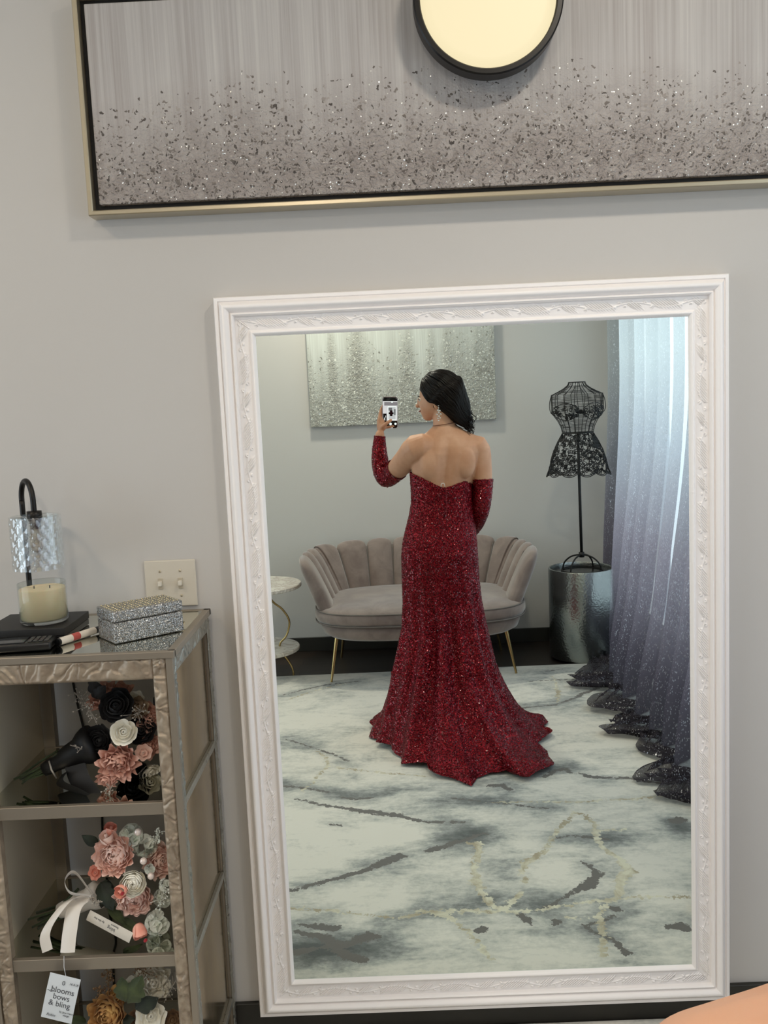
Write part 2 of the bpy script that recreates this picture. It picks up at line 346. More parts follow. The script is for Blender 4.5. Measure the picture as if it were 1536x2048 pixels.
GOLD = [
 [(0.188,1.212,0.0058),(0.234,1.222,0.0135),(0.213,1.321,0.0084),(0.197,1.411,0.0036),(0.199,1.481,0.0159),(0.207,1.548,0.0069),(0.221,1.596,0.0085),(0.237,1.644,0.0116),(0.27,1.669,0.0082)],
 [(0.019,1.644,0.0067),(0.06,1.654,0.0116),(0.099,1.687,0.0115),(0.121,1.724,0.0057),(0.156,1.783,0.0055),(0.196,1.853,0.0061),(0.221,1.9,0.0045)],
 [(0.34,1.574,0.0085),(0.301,1.618,0.0101),(0.275,1.662,0.0099)],
 [(0.363,1.476,0.0035),(0.36,1.51,0.0044)],
 [(0.35,1.441,0.0045),(0.374,1.362,0.0129),(0.409,1.337,0.0083),(0.452,1.299,0.0084),(0.505,1.209,0.0058),(0.537,1.129,0.0059),(0.631,0.993,0.0052),(0.655,1.019,0.0051),(0.68,1.088,0.005),(0.669,1.182,0.0117),(0.673,1.292,0.0075),(0.702,1.361,0.0073),(0.706,1.451,0.0214),(0.65,1.548,0.0138),(0.625,1.611,0.0084),(0.586,1.654,0.0041),(0.559,1.741,0.0056),(0.553,1.824,0.0062),(0.525,1.907,0.0075)],
 [(0.674,1.162,0.0078),(0.777,1.167,0.0039)],
 [(-0.413,1.603,0.0017),(-0.375,1.611,0.0017),(-0.286,1.625,0.0025),(-0.161,1.653,0.0025),(-0.047,1.676,0.0025),(0.035,1.652,0.0033)],
 [(0.084,1.656,0.0066),(0.166,1.662,0.0099),(0.286,1.678,0.0049),(0.391,1.678,0.0033),(0.492,1.655,0.0033),(0.624,1.615,0.0067),(0.747,1.617,0.0034),(0.842,1.63,0.0033)],
 [(0.3,0.892,0.0011),(0.434,0.892,0.0021),(0.677,0.915,0.0032),(0.842,0.907,0.0032),(0.99,0.892,0.0042)],
 [(-0.429,0.721,0.0033),(-0.386,0.646,0.0034),(-0.375,0.578,0.0035),(-0.336,0.481,0.0036),(-0.355,0.374,0.0031),(-0.411,0.272,0.0025)],
 [(-0.337,0.467,0.0024),(-0.197,0.525,0.0023),(-0.049,0.583,0.0023),(0.073,0.624,0.0011)],
 [(0.464,1.72,0.0016),(0.526,1.727,0.002),(0.566,1.741,0.0016)],
 [(0.824,-0.676,0.0015),(0.815,-0.534,0.0022),(0.807,-0.419,0.0088),(0.788,-0.328,0.0072),(0.767,-0.259,0.0014)],
 [(-0.622,-0.465,0.0022),(-0.454,-0.633,0.0031),(-0.293,-0.729,0.0023)]
]
RX0, RX1, RY0, RY1, RZ = -1.05, 1.36, -.92, 2.183, .012
nx, ny = 300, 380
gx, gy = np.meshgrid(np.linspace(RX0, RX1, nx), np.linspace(RY0, RY1, ny), indexing='ij')
wx = gx+.05*(fbm(gx*4, gy*4, 3)-.5); wy = gy+.05*(fbm(gx*4, gy*4, 9)-.5)
Dg = polyline_distance(wx, wy, GREY); Dd = polyline_distance(wx, wy, GOLD)
cloud = np.zeros_like(gx)
CLOUDS = [
 (0.206,1.163,0.142,0.08,0.5),
 (0.002,1.672,0.146,0.051,0.5),
 (0.298,1.437,0.104,0.132,0.35),
 (0.67,1.223,0.164,0.058,0.45),
 (-0.233,1.825,0.2,0.077,0.6),
 (0.237,1.598,0.099,0.061,0.45),
 (-0.061,0.744,0.267,0.057,0.5),
 (0.353,0.885,0.152,0.047,0.35),
 (0.418,1.611,0.073,0.075,0.4),
 (0.961,1.187,0.055,0.117,0.5),
 (0.702,0.576,0.131,0.082,0.15),
 (-0.277,1.078,0.245,0.242,-0.35),
 (0.146,0.889,0.123,0.071,0.3),
 (0.806,1.406,0.103,0.102,-0.1),
 (0.101,1.349,0.089,0.106,-0.1)
]
for cx_, cy_, rx_, ry_, a_ in CLOUDS: cloud += a_*np.exp(-((gx-cx_)/rx_)**2-((gy-cy_)/ry_)**2)
cloud += .35*smooth(.12, .0, np.abs(Dg))-.12
gz = np.full_like(gx, RZ); edge = np.minimum.reduce([gx-RX0, RX1-gx, gy-RY0, RY1-gy]); gz -= .006*smooth(.012, 0, edge)
rug = MB().grid(np.stack([gx, gy, gz], -1))
# skirt down to the floor
ring = np.concatenate([np.stack([gx[:, 0], gy[:, 0]], 1), np.stack([gx[-1, 1:], gy[-1, 1:]], 1), np.stack([gx[::-1, -1][1:], gy[::-1, -1][1:]], 1), np.stack([gx[0, ::-1][1:-1], gy[0, ::-1][1:-1]], 1)])
rug.grid(np.stack([np.c_[ring, np.full(len(ring), RZ-.006)], np.c_[ring, np.full(len(ring), .0005)]]), closev=True)
ro = rug.build('area_rug', M_rug)
for nm, arr in (('grey', Dg), ('gold', Dd), ('cloud', cloud)):
    a = ro.data.attributes.new(nm, 'FLOAT', 'POINT'); vals = np.ones(len(ro.data.vertices), np.float32)*(.5 if nm != 'cloud' else 0); vals[:nx*ny] = arr.ravel(); a.data.foreach_set('value', vals)
tag(ro, 'large cream and grey rug with charcoal and gold marble veins on the wooden floor', 'rug')

# ------------------------------------------------------------------ the framed wide painting above the mirror
def art_material(name, z0, z1, drip, tex_seed=0, warm=True):
    m = P(name, 'a8a19b', .6); k = NT(m); co = k.coord(); sx = k.n('ShaderNodeSeparateXYZ'); k.set(sx, 0, co); z = sx.outputs[2]; x = sx.outputs[0]
    cx = k.n('ShaderNodeCombineXYZ'); k.set(cx, 0, x); cx.inputs[1].default_value = tex_seed
    edge = k.noise(cx, 3.0 if not drip else 5.0, 4 if not drip else 2, .6)
    streak = k.noise(k.coord(scale=(90, 1, 1.1)), 1.6, 4, .6)
    streak2 = k.noise(k.coord(scale=(16, 1, .9)), 1.2, 3)
    zz = k.math('DIVIDE', k.math('SUBTRACT', z, z0), z1-z0)                     # 0 bottom .. 1 top of the texture band
    t = k.math('SUBTRACT', k.math('ADD', zz, k.math('MULTIPLY', k.math('SUBTRACT', edge, .5), 1.1 if not drip else 3.6)), 0.0)
    dens = k.n('ShaderNodeMapRange', {'Value': t, 'From Min': 1.15, 'From Max': .35, 'To Min': 0.0, 'To Max': 1.0}).outputs[0]
    wn = k.n('ShaderNodeTexNoise', {'Vector': co, 'Scale': 60.0, 'Detail': 3.0}); sb = k.n('ShaderNodeVectorMath', operation='MULTIPLY_ADD'); k.set(sb, 0, wn.outputs['Color']); sb.inputs[1].default_value = (.03, .03, .03); k.set(sb, 2, co)
    vs_ = 140.0 if warm else 85.0
    v1 = k.n('ShaderNodeTexVoronoi', {'Vector': sb.outputs[0], 'Scale': vs_}); v2 = k.n('ShaderNodeTexVoronoi', {'Vector': co, 'Scale': 230.0 if warm else 150.0})
    c1 = k.n('ShaderNodeSeparateColor'); k.set(c1, 0, v1.outputs['Color']); c2 = k.n('ShaderNodeSeparateColor'); k.set(c2, 0, v2.outputs['Color'])
    n3 = k.noise(co, 22, 5, .65)
    present = k.math('LESS_THAN', c1.outputs[0], k.math('MULTIPLY', k.math('MULTIPLY', dens, k.math('ADD', n3, .1)), .95))
    blob = k.math('MULTIPLY', present, k.math('LESS_THAN', v1.outputs['Distance'], .48))
    smooth_c = k.ramp(k.math('ADD', k.math('MULTIPLY', streak, .55), k.math('MULTIPLY', streak2, .45)), [(.35, lin('a39c98')), (.5, lin('b3aeab')), (.68, lin('c4c0bb'))] if warm else [(.35, lin('b9b9b2')), (.5, lin('c6c8c1')), (.7, lin('d6d9d2'))])
    rough_c = k.ramp(n3, [(.3, lin('8d837d')), (.55, lin('a39a94')), (.8, lin('b7b0aa'))] if warm else [(.3, lin('8f8d84')), (.55, lin('a3a299')), (.8, lin('b8b8ae'))])
    fl = k.ramp(c1.outputs[1], [(.0, lin('453e39')), (.5, lin('746b64')), (.9, lin('a39b94'))] if warm else [(.0, lin('77756c')), (.5, lin('b3b2a8')), (.9, lin('e6e6dc'))])
    base = k.mix(dens, smooth_c, rough_c); base = k.mix(blob, base, fl)
    spark = k.math('MULTIPLY', k.math('MULTIPLY', k.math('LESS_THAN', c2.outputs[0], k.math('MULTIPLY', dens, .05 if warm else .10)), k.math('LESS_THAN', v2.outputs['Distance'], .4)), 1.0)
    k.base(k.mix(spark, base, lin('f2f0ea'))); k.set(k.b, 'Metallic', k.math('MULTIPLY', spark, .9)); k.rough(k.math('MULTIPLY_ADD', spark, -.4, .62))
    h = k.math('ADD', k.math('MULTIPLY', k.math('MULTIPLY', k.math('SUBTRACT', 1.0, v1.outputs['Distance']), dens), 1.0), k.math('MULTIPLY', streak, .12))
    h = k.math('ADD', h, k.math('MULTIPLY', k.math('MULTIPLY', n3, dens), .8))
    k.normal(k.bump(h, .75, .006)); return m
AX0, AX1, AZ0, AZ1 = -.652, 1.135, 2.008, 2.480
art = empty('framed_painting', ((AX0+AX1)/2, WALL_Y, AZ0), 'wide silver-grey textured painting in a thin gold floating frame above the mirror', 'painting')
def frame_sides(mb, x0, x1, z0, z1, prof, cx, zc):
    """mitred frame: prof = [(inset, y)] swept round the rectangle, in coordinates local to (cx, zc)"""
    rings = []
    for (px, pz) in ((0, 0), (1, 0), (1, 1), (0, 1)):
        rings.append([((x1-i if px else x0+i)-cx, y, (z1-i if pz else z0+i)-zc) for i, y in prof])
    return mb.grid(np.array(rings), closeu=True, closev=True)
ax = (AX0+AX1)/2
frame_sides(MB(), AX0, AX1, AZ0, AZ1, [(0, -.001), (0, -.052), (.002, -.054), (.009, -.054), (.011, -.052), (.011, -.03), (.012, -.001)], ax, AZ0).build('gold_frame', M_goldframe, art, angle=30)
MB().box(AX0+.011-ax, AX1-.011-ax, -.028, -.004, .011, AZ1-AZ0-.011).build('backing_board', M_blackgap, art, smooth=False)
M_art = art_material('silver_drip_painting', 0.0, .25, False)
MB().box(AX0+.024-ax, AX1-.024-ax, -.046, -.026, .024, AZ1-AZ0-.024, .003).build('canvas', M_art, art, smooth=False)

# round lit sconce
lamp = empty('round_wall_lamp', (.243, WALL_Y, 2.402), 'round black-rimmed wall lamp glowing warm yellow in front of the wide painting', 'lamp')
R90 = Matrix.Rotation(pi/2, 4, 'X')      # local z -> -y
def lathe_y(prof, n=64):
    mb = MB().lathe(prof, n); V = mb.v[0]; mb.v[0] = np.stack([V[:, 0], -V[:, 2], V[:, 1]], 1); return mb
lathe_y([(.05, .0), (.05, .075)], 32).build('wall_mount', M_black, lamp, angle=30)
lathe_y([(.146, .075), (.153, .075), (.158, .08), (.158, .117), (.155, .120), (.146, .120), (.1435, .117), (.1435, .1), (.001, .1), (.001, .08), (.146, .075)], 96).build('rim', M_black, lamp, angle=40)
lathe_y([(.143, .101), (.143, .112), (.12, .1135), (.001, .114)], 96).build('diffuser', M_emit, lamp)
light('wall_lamp_light', 'AREA', (.243, WALL_Y-.125, 2.402), 1.6, WARM, (-pi/2, 0, 0), .27, shape='DISK')

# ------------------------------------------------------------------ big white framed mirror
MX0, MX1, MZ0, MZ1 = -.391, .776, .060, 1.820
GX0, GX1, GZ0, GZ1 = -.302, .683, .163, 1.738
mir = empty('wall_mirror', ((MX0+MX1)/2, WALL_Y, MZ0), 'large white-framed carved mirror against the wall, reflecting the room', 'mirror')
mx = (MX0+MX1)/2
FW = .0905
def arc(i0, y0, i1, y1, h, n=8):
    return [(i0+(i1-i0)*t, y0+(y1-y0)*t-h*math.sin(pi*t)) for t in np.linspace(0, 1, n)]
prof = [(0, -.001), (0, -.030), (.002, -.033), (.009, -.033), (.0095, -.030)] + arc(.011, -.030, .033, -.038, .012, 12) + [(.0345, -.033)] + arc(.036, -.033, .044, -.033, .006) + [(.0445, -.026), (.046, -.0255), (.0745, -.0225), (.076, -.023)] + arc(.077, -.023, .0895, -.021, .008, 9) + [(FW, -.0195)] + [(FW, -.012), (FW, -.001)]
frame_sides(MB(), MX0, MX1, MZ0, MZ1, prof, mx, MZ0).build('frame', M_white, mir, angle=35)
def vine(u, v):
    """relief height of the embossed band, u along in metres, v across -1..1"""
    Lp = .150; ph = (u/Lp) % 1.0; h = np.zeros_like(u)
    def line(d, w): return np.clip(1-np.abs(d)/w, 0, 1)**.7
    c = .48*np.sin(2*pi*ph); h = np.maximum(h, .8*line(v-c, .13)*(np.abs(ph-.5) < .5))
    # twisted ribs in leaning lenses, broad and narrow in turn
    for c0, wd, nr in ((.25, .20, 9), (.77, .085, 4)):
        s = (ph-c0)-.10*v; lens = np.clip(1-np.abs(v)**3, 0, 1)*(np.abs(s) < wd*(1-.35*v*v))
        ribs = .5+.5*np.cos(2*pi*(s/wd*nr/2-.25*v)); h = np.maximum(h, lens*ribs)
    for c0, cv, r, sg in ((.47, .35, .33, 1), (.53, -.42, .3, -1), (.93, -.4, .3, 1), (.02, .45, .28, -1), (.62, .2, .2, 1)):
        du = ((ph-c0+.5) % 1-.5)*Lp/.0165; dv = v-cv; rr = np.hypot(du, dv); th = np.arctan2(dv, du*sg)
        sp = .5+.5*np.cos(th+rr*11); h = np.maximum(h, sp*(rr < r)*1.0)
    return h
BW = (.0465, .0738); nb = 30
for side in range(4):
    L = (MX1-MX0) if side % 2 == 0 else (MZ1-MZ0); n = int(L/.0012)
    tt = np.linspace(-1, 1, nb); uu = np.linspace(0, 1, n)
    U, Vv = np.meshgrid(uu, tt, indexing='ij'); ins = BW[0]+(BW[1]-BW[0])*(Vv+1)/2
    s = ins+(L-2*ins)*U; hgt = vine(s+side*.03, Vv*1.06)*.0032*(1-np.abs(Vv)**12)
    yb = -.0259+(ins-BW[0])*.11 - hgt
    if side == 0: X, Z = MX0+s, MZ0+ins
    elif side == 1: X, Z = MX1-ins, MZ0+s
    elif side == 2: X, Z = MX0+s, MZ1-ins
    else: X, Z = MX0+ins, MZ0+s
    MB().grid(np.stack([X-mx, yb, Z-MZ0], -1)).build('carved_band', M_white, mir)
e = MX0+FW-.001
MB().box(MX0+FW-.004-mx, MX1-FW+.004-mx, -.018, -.0015, FW-.004, MZ1-MZ0-FW+.004).build('mirror_back', M_blackgap, mir, smooth=False)
yg = GLASS_Y-WALL_Y
gl = MB(); gl.grid(np.array([[(x-mx, yg, z-MZ0) for z in (MZ0+FW-.002, MZ1-FW+.002)] for x in (MX0+FW-.002, MX1-FW+.002)])); gl.build('mirror_glass', M_mirror, mir, smooth=False)

# ------------------------------------------------------------------ light switch
sw = empty('light_switch', (-.5405, WALL_Y, 1.162), 'ivory double light switch on the grey wall above the silver box', 'switch')
mb = MB().box(-.061, .061, -.0065, -.0005, -.056, .056, .003); mb.build('cover_plate', M_plate, sw, angle=40)
for x in (-.024, .024):
    MB().box(x-.0055, x+.0055, -.0085, -.006, -.013, .013, .0008).build('switch_slot', P('slot_shadow_plastic', 'b3a894', .5), sw)
    t = MB(); t.box(x-.004, x+.004, -.020, -.006, -.0035, .0075, .001); t.build('toggle', M_toggle, sw)
    for z in (-.03, .03): lathe_y([(.001, .0085), (.0028, .0080), (.0032, .006)], 12).build('screw', M_goldframe, sw).location = (x, 0, z)

# ------------------------------------------------------------------ display cabinet
CX0, CX1, CY0, CY1, CT = -.875, -.452, 1.809, 2.183, 1.100; CB = .0125
cab = empty('display_cabinet', ((CX0+CX1)/2, (CY0+CY1)/2, 0), 'tall narrow silver-leaf display stand with carved posts and mirrored shelves, left of the mirror', 'shelf unit')
cc = ((CX0+CX1)/2, (CY0+CY1)/2)
def cbox(mb, x0, x1, y0, y1, z0, z1, bev=.0015): return mb.box(x0-cc[0], x1-cc[0], y0-cc[1], y1-cc[1], z0, z1, bev)
def carve(a, b, seed):
    """leafy carved relief: flowing ridged petals"""
    qa = a*16+1.6*fbm(a*11, b*11, seed); qb = b*16+1.6*fbm(a*11+7, b*11, seed+3)
    h = np.zeros_like(a)
    ci = np.floor(qb/.95); best = np.full(a.shape, 9.0); ang = np.zeros_like(a)
    for di in (-1, 0, 1):
        for dj in (-1, 0, 1):
            cx_ = np.floor(qa)+di; cy_ = np.floor(qb)+dj
            jx = np.modf(np.abs(np.sin(cx_*12.9+cy_*78.2+seed)*43758.5))[0]; jy = np.modf(np.abs(np.sin(cx_*39.3+cy_*11.1+seed)*24634.6))[0]
            dx, dy = qa-cx_-jx, qb-cy_-jy; d = np.hypot(dx, dy); m = d < best; best = np.where(m, d, best); ang = np.where(m, np.arctan2(dy, dx)+jx*6, ang)
    rid = .5+.5*np.sin(ang*11+best*5); pet = np.abs(np.sin(ang*2.5))**.5
    h = .55*pet*(1-np.clip(best, 0, 1)*.5)+.35*rid*np.clip(best*2, 0, 1)+.25*(best < .16)
    return h
def relief(org, du, dv, nrm, U, V, seed, amp=.006, step=.0022, warp=.0):
    nu, nv = max(6, int(U/step)), max(6, int(V/step)); u, v = np.meshgrid(np.linspace(0, U, nu), np.linspace(0, V, nv), indexing='ij')
    h = carve(u, v, seed)*amp; e = np.minimum.reduce([u, U-u, v, V-v]); h = h*smooth(0, .004, e)
    if warp: u = u+warp*(fbm(v*40, u*0, seed+5)-.5)*smooth(U*.5, U, u)
    P3 = np.array(org)+u[..., None]*np.array(du)+v[..., None]*np.array(dv)+h[..., None]*np.array(nrm); return P3-np.array((cc[0], cc[1], 0))
PW = .043; FR = .014   # carved post width, flat metal edge width
# corner posts: core + carved faces + flat edge strips
for (x0, fx) in ((CX1-PW, 1), (CX0, -1)):
    for (y0, fy) in ((CY0, -1), (CY1-.03, 1)):
        pm = MB(); cbox(pm, x0+.003, x0+PW-.003, y0+.003, y0+.027, CB, CT-.02)
        post = pm.build('post', M_champ if fy < 0 else M_champflat, cab, smooth=False)
        if fy < 0:
            g = MB().grid(relief((x0+(0 if fx > 0 else FR), CY0+.002, CB), (1, 0, 0), (0, 0, 1), (0, -1, 0), PW-FR, CT-.012-CB, 3+fx, .010)); g.build('carving', M_champ, post)
            s_ = MB(); ex = x0+PW-FR if fx > 0 else x0; cbox(s_, ex, ex+FR, CY0-.006, CY0+.01, CB, CT-.001); s_.build('edge_strip', M_champflat, post, smooth=False)
        # outer side face, silver leafed
        xo = x0+PW-.002 if fx > 0 else x0+.002
        g = MB().grid(relief((xo, y0, CB), (0, 1, 0), (0, 0, 1), (fx, 0, 0), .026, CT-.012-CB, 9+fy, .005, .0026, .012)); g.build('side_carving', M_silverleaf, post)
# apron (front), side rails, top frame
ap = MB(); cbox(ap, CX0+PW, CX1-PW, CY0+.003, CY0+.02, CT-.058, CT-.013); apo = ap.build('apron', M_champ, cab, smooth=False)
MB().grid(relief((CX0+PW, CY0+.002, CT-.057), (1, 0, 0), (0, 0, 1), (0, -1, 0), CX1-CX0-2*PW, .044, 21, .010)).build('carving', M_champ, apo)
for fx, xo in ((1, CX1-.004), (-1, CX0+.004)):
    sr = MB(); cbox(sr, min(xo, xo-fx*.012), max(xo, xo-fx*.012), CY0+.02, CY1-.01, CT-.05, CT-.013); sro = sr.build('side_rail', M_silverleaf, cab, smooth=False)
    MB().grid(relief((xo, CY0, CT-.052), (0, 1, 0), (0, 0, 1), (fx, 0, 0), CY1-CY0-.01, .04, 31, .005, .0026, .01)).build('carving', M_silverleaf, sro)
tf = MB()
for bx in ((CX0-.004, CX1+.004, CY0-.008, CY0+.008), (CX0-.004, CX1+.004, CY1-.014, CY1), (CX0-.004, CX0+.012, CY0, CY1), (CX1-.012, CX1+.004, CY0, CY1)): cbox(tf, *bx, CT-.014, CT)
tf.build('top_frame', M_champflat, cab, smooth=False)
tm = MB(); cbox(tm, CX0+.011, CX1-.011, CY0+.007, CY1-.013, CT-.010, CT-.0012, 0); tm.build('mirrored_top', M_shelfmir, cab, smooth=False)
SH = (.785, .455, .125)
for z in SH:
    s_ = MB(); cbox(s_, CX0+.02, CX1-.006, CY0+.004, CY0+.016, z-.026, z)
    so = s_.build('shelf', M_champflat, cab, smooth=False)
    s_ = MB(); cbox(s_, CX0+.012, CX1-.010, CY1-.03, CY1-.018, z-.026, z); s_.build('rear_rail', M_champflat, so, smooth=False)
    m2 = MB(); cbox(m2, CX0+.012, CX1-.012, CY0+.016, CY1-.018, z-.012, z-.0015, 0); m2.build('shelf_mirror', M_shelfmir, so, smooth=False)
    r2 = MB(); cbox(r2, CX1-.009, CX1-.001, CY0+.027, CY1-.03, z-.016, z, .001); r2.build('side_trim', M_silverleaf, so, smooth=False)
for fx, xp in ((1, CX1-.014), (-1, CX0+.008)):
    s_ = MB(); cbox(s_, xp, xp+.005, CY0+.028, CY1-.03, .02, CT-.05, 0); s_.build('side_panel', M_bronze if fx > 0 else M_cream, cab, smooth=False)

# ------------------------------------------------------------------ things on top of the cabinet
def at(px, py, Y):
    """point of the photograph's ray (px, py) at the depth Y, world coordinates"""
    d = fw+(px-768)/1877.25*rt2-(py-1024)/1877.25*up2; d = d*(Y/d.y); return Vector((d.x, d.y, d.z+CAM_H))
bx = empty('glitter_box', (-.5525, 1.9585, CT), 'small silver glitter keepsake box with a hinged lid on top of the display stand', 'box', rot=(0, 0, math.radians(38.4)))
MB().box(-.077, .077, -.0445, .0445, 0, .043, .003).build('body', M_glitter, bx, angle=40)
MB().box(-.0775, .0775, -.045, .045, .0445, .067, .0035).build('lid', M_glitter, bx, angle=40)
M_gem = P('silver_beads', 'cfc2a0', .2, .9)
g = MB()
for i in range(15):
    for j in range(8):
        x, y = -.069+i*.0099+rng.normal()*.0008, -.037+j*.0106+rng.normal()*.0008; g.ball((x, y, .0675), (.0023, .0023, .0018), 6, 4)
g.build('beaded_lid_top', M_gem, bx)
bk = empty('black_box', (-.79, 1.995, CT), 'flat black box under the candle on the display stand', 'box')
MB().box(-.088, .088, -.078, .078, 0, .0125, .0015).build('base', M_blackpl, bk, angle=40)
MB().box(-.089, .089, -.079, .079, .0135, .030, .0015).build('lid', P('matte_black_card', '191817', .55), bk, angle=40)
cn = empty('jar_candle', (-.768, 1.985, CT+.031), 'cream wax candle in a clear glass jar on the black box', 'candle')
MB().lathe([(.001, 0), (.046, 0), (.0502, .004), (.0505, .084), (.0498, .0855), (.0488, .084), (.0488, .008), (.045, .005), (.001, .005)], 56).build('glass_jar', M_glass, cn)
MB().lathe([(.001, .0062), (.044, .0062), (.0482, .010), (.0482, .072), (.0465, .0735), (.02, .072), (.001, .0715)], 56).build('wax', M_wax, cn)
for q in (-.017, .017): MB().tube([(q, .0, .066), (q, .001, .078)], .0012, 6).build('wick', M_blackpl, cn)
tl = empty('table_lamp', (-.850, 2.125, CT), 'small table lamp with hooked black arm and patterned glass shade, behind the candle', 'lamp')
MB().lathe([(.001, 0), (.045, 0), (.047, .003), (.045, .009), (.008, .012), (.001, .012)], 40).build('base', M_black, tl)
arc_ = [(0, 0, .01), (0, 0, .15), (0, 0, .27)]+[(.023*(1-math.cos(a)), -.026*(1-math.cos(a)), .282+.046*math.sin(a)) for a in np.linspace(.0, pi, 14)]+[(.046, -.052, .255)]
MB().tube(catmull(arc_, 60), .0062, 14).build('arm', M_black, tl)
SCx, SCy = .046, -.052
sh = MB(); nA, nZ = 180, 60
def shade_r(a, z, r0, amp):
    col = a*13/(2*pi); h = np.zeros_like(a)
    for off in (0, .5):
        zz = (z/.030+off) % 1-.5; cc_ = ((col+off) % 1)-.5; h = np.maximum(h, np.clip(1-(cc_/.40)**2-(zz/.50)**2, 0, 1)**.6)
    return r0+amp*h
A_, Z_ = np.meshgrid(np.linspace(0, 2*pi, nA, endpoint=False), np.linspace(0, .118, nZ), indexing='ij')
ro_ = shade_r(A_, Z_, .0515, .0045)
sh.grid(np.stack([SCx+ro_*np.cos(A_), SCy+ro_*np.sin(A_), .133+Z_], -1), closeu=True)
ri = np.full_like(A_, .049); sh.grid(np.stack([SCx+ri*np.cos(A_), SCy+ri*np.sin(A_), .133+Z_], -1), closeu=True)
for zi in (0, -1):
    sh.grid(np.stack([np.stack([SCx+rr[:, zi]*np.cos(A_[:, 0]), SCy+rr[:, zi]*np.sin(A_[:, 0]), np.full(nA, .133+Z_[0, zi])], -1) for rr in (ro_, ri)], 1), closeu=True)
sh.build('glass_shade', M_glass2, tl)
MB().lathe([(.012, .249), (.051, .249), (.051, .252), (.012, .252)], 48, (SCx, SCy, 0)).build('shade_top', M_glass, tl)
MB().lathe([(.001, .262), (.016, .262), (.017, .250), (.012, .236), (.012, .222), (.001, .222)], 32, (SCx, SCy, 0)).build('socket', M_black, tl)
MB().lathe([(.001, .168), (.010, .172), (.015, .185), (.014, .200), (.008, .216), (.008, .222)], 24, (SCx, SCy, 0)).build('bulb', P('clear_bulb', 'e9dcc9', .1, 0, Transmission_Weight=.7), tl)
# lamp cord hanging behind the cabinet
tag(MB().tube(catmull([(-.80, 2.192, 1.05), (-.79, 2.192, .9), (-.757, 2.191, .70), (-.742, 2.19, .64), (-.752, 2.19, .56), (-.75, 2.191, .35), (-.76, 2.191, .05)], 50), .003, 8).build('power_cord', M_blackpl), 'thin black power cord hanging down the wall behind the display stand', 'cord')
ph = empty('card_reader', (-.792, 1.873, CT), 'black handheld device with a keypad on the front left of the display stand', 'keypad', rot=(0, 0, .12))
MB().box(-.08, .08, -.032, .032, 0, .017, .006).build('body', M_blackpl, ph, angle=40)
MB().box(-.072, .026, -.024, .024, .0172, .0186, .0004).build('screen', P('dark_screen', '2a2c2e', .15), ph)
kb = P('grey_keys', '3d3c3a', .5)
for i in range(4):
    for j in range(3): MB().box(.032+i*.011, .040+i*.011, -.02+j*.014, -.010+j*.014, .0168, .0195, .001).build('key', kb, ph)
mk = empty('marker_pen', (-.679, 1.932, CT+.0082), 'white marker pen with black cap and red label lying on the mirrored top', 'pen', rot=(0, 0, math.radians(62)))
a = np.array
MB().tube([(-.052, 0, 0), (-.0515, 0, 0), (.045, 0, 0), (.0455, 0, 0)], [.006, .0078, .0078, .006], 20).build('barrel', P('white_plastic', 'dcd3c6', .35), mk, angle=40)
MB().tube([(.0455, 0, 0), (.046, 0, 0), (.064, 0, 0), (.065, 0, 0)], [.006, .0072, .0068, .004], 20).build('cap', M_blackpl, mk, angle=40)
MB().tube([(-.058, 0, 0), (-.0575, 0, 0), (-.0525, 0, 0)], [.005, .0079, .0079], 20).build('end_plug', M_blackpl, mk, angle=40)
MB().tube([(-.020, 0, .0002), (.000, 0, .0002)], .00795, 20, cap=False).build('red_label', P('red_print', 'b4504a', .5), mk)

# ------------------------------------------------------------------ bouquets
def flower_mesh(R, rings=5, n0=3, dn=1.3, flare=.35, ruffle=.06, openin=15, seed=0, squash=.8):
    r = np.random.default_rng(seed); mb = MB()
    for i in range(rings):
        fr = i/(rings-1) if rings > 1 else 1; n = max(3, int(round(n0+dn*i*.62))); Rc = R*(.22+.62*fr); th_r = math.radians(openin+60*fr)
        for k_ in range(n):
            a0 = 2*pi*(k_+.5*(i % 2)+r.uniform(-.15, .15))/n+i*.7; U, V = np.meshgrid(np.linspace(-1, 1, 9), np.linspace(0, 1, 7), indexing='ij')
            tipcut = .16*np.abs(U)**3; Vv = V*(1-tipcut)
            th = pi-Vv*(pi-th_r); wid = (pi/n)*1.6*np.sin(pi*np.clip(.12+.6*V, 0, 1))**.5
            rho = Rc*np.sin(th)*(1+.06*r.normal())+R*flare*fr*Vv**3+R*ruffle*V**3*np.sin(U*5+r.uniform(0, 6))*(.5+fr)
            rho += Rc*.07*U
            z = Rc*np.cos(th)*squash - R*flare*.45*fr*Vv**4 + R*ruffle*V**3*np.sin(U*4+r.uniform(0, 6))*.8 + R*.03*r.normal()
            an = a0+U*wid*.9
            mb.grid(np.stack([rho*np.cos(an), rho*np.sin(an), z], -1))
    return mb
def orient(pos, d, spin=0):
    d = Vector(d).normalized(); q = d.to_track_quat('Z', 'Y'); return Matrix.Translation(pos) @ q.to_matrix().to_4x4() @ Matrix.Rotation(spin, 4, 'Z')
FM = {}
def fmat(name, c1, c2, rough=.7):
    if name in FM: return FM[name]
    m = P('petal_'+name, c1, rough, Sheen_Weight=.1); k = NT(m); k.base(k.ramp(k.noise(k.coord(), 45, 3), [(.3, lin(c2)), (.7, lin(c1))])); FM[name] = m; return m
f_black = fmat('black', '0d0c0f', '070608', .6); f_dusty = fmat('dusty_pink', 'edc3b2', 'dba491'); f_pink = fmat('peach', 'fde4d8', 'f8cebe'); f_white = fmat('ivory', 'fffdf4', 'f4eedd')
f_gold = fmat('golden', 'd9b06c', 'b07a44'); f_green = fmat('leaf_green', '46512c', '2c3720'); f_dark = fmat('dark_leaf', '2b3527', '1a201a'); f_sprig = fmat('silver_sprig', 'b9b3a8', '8d8276', .4)
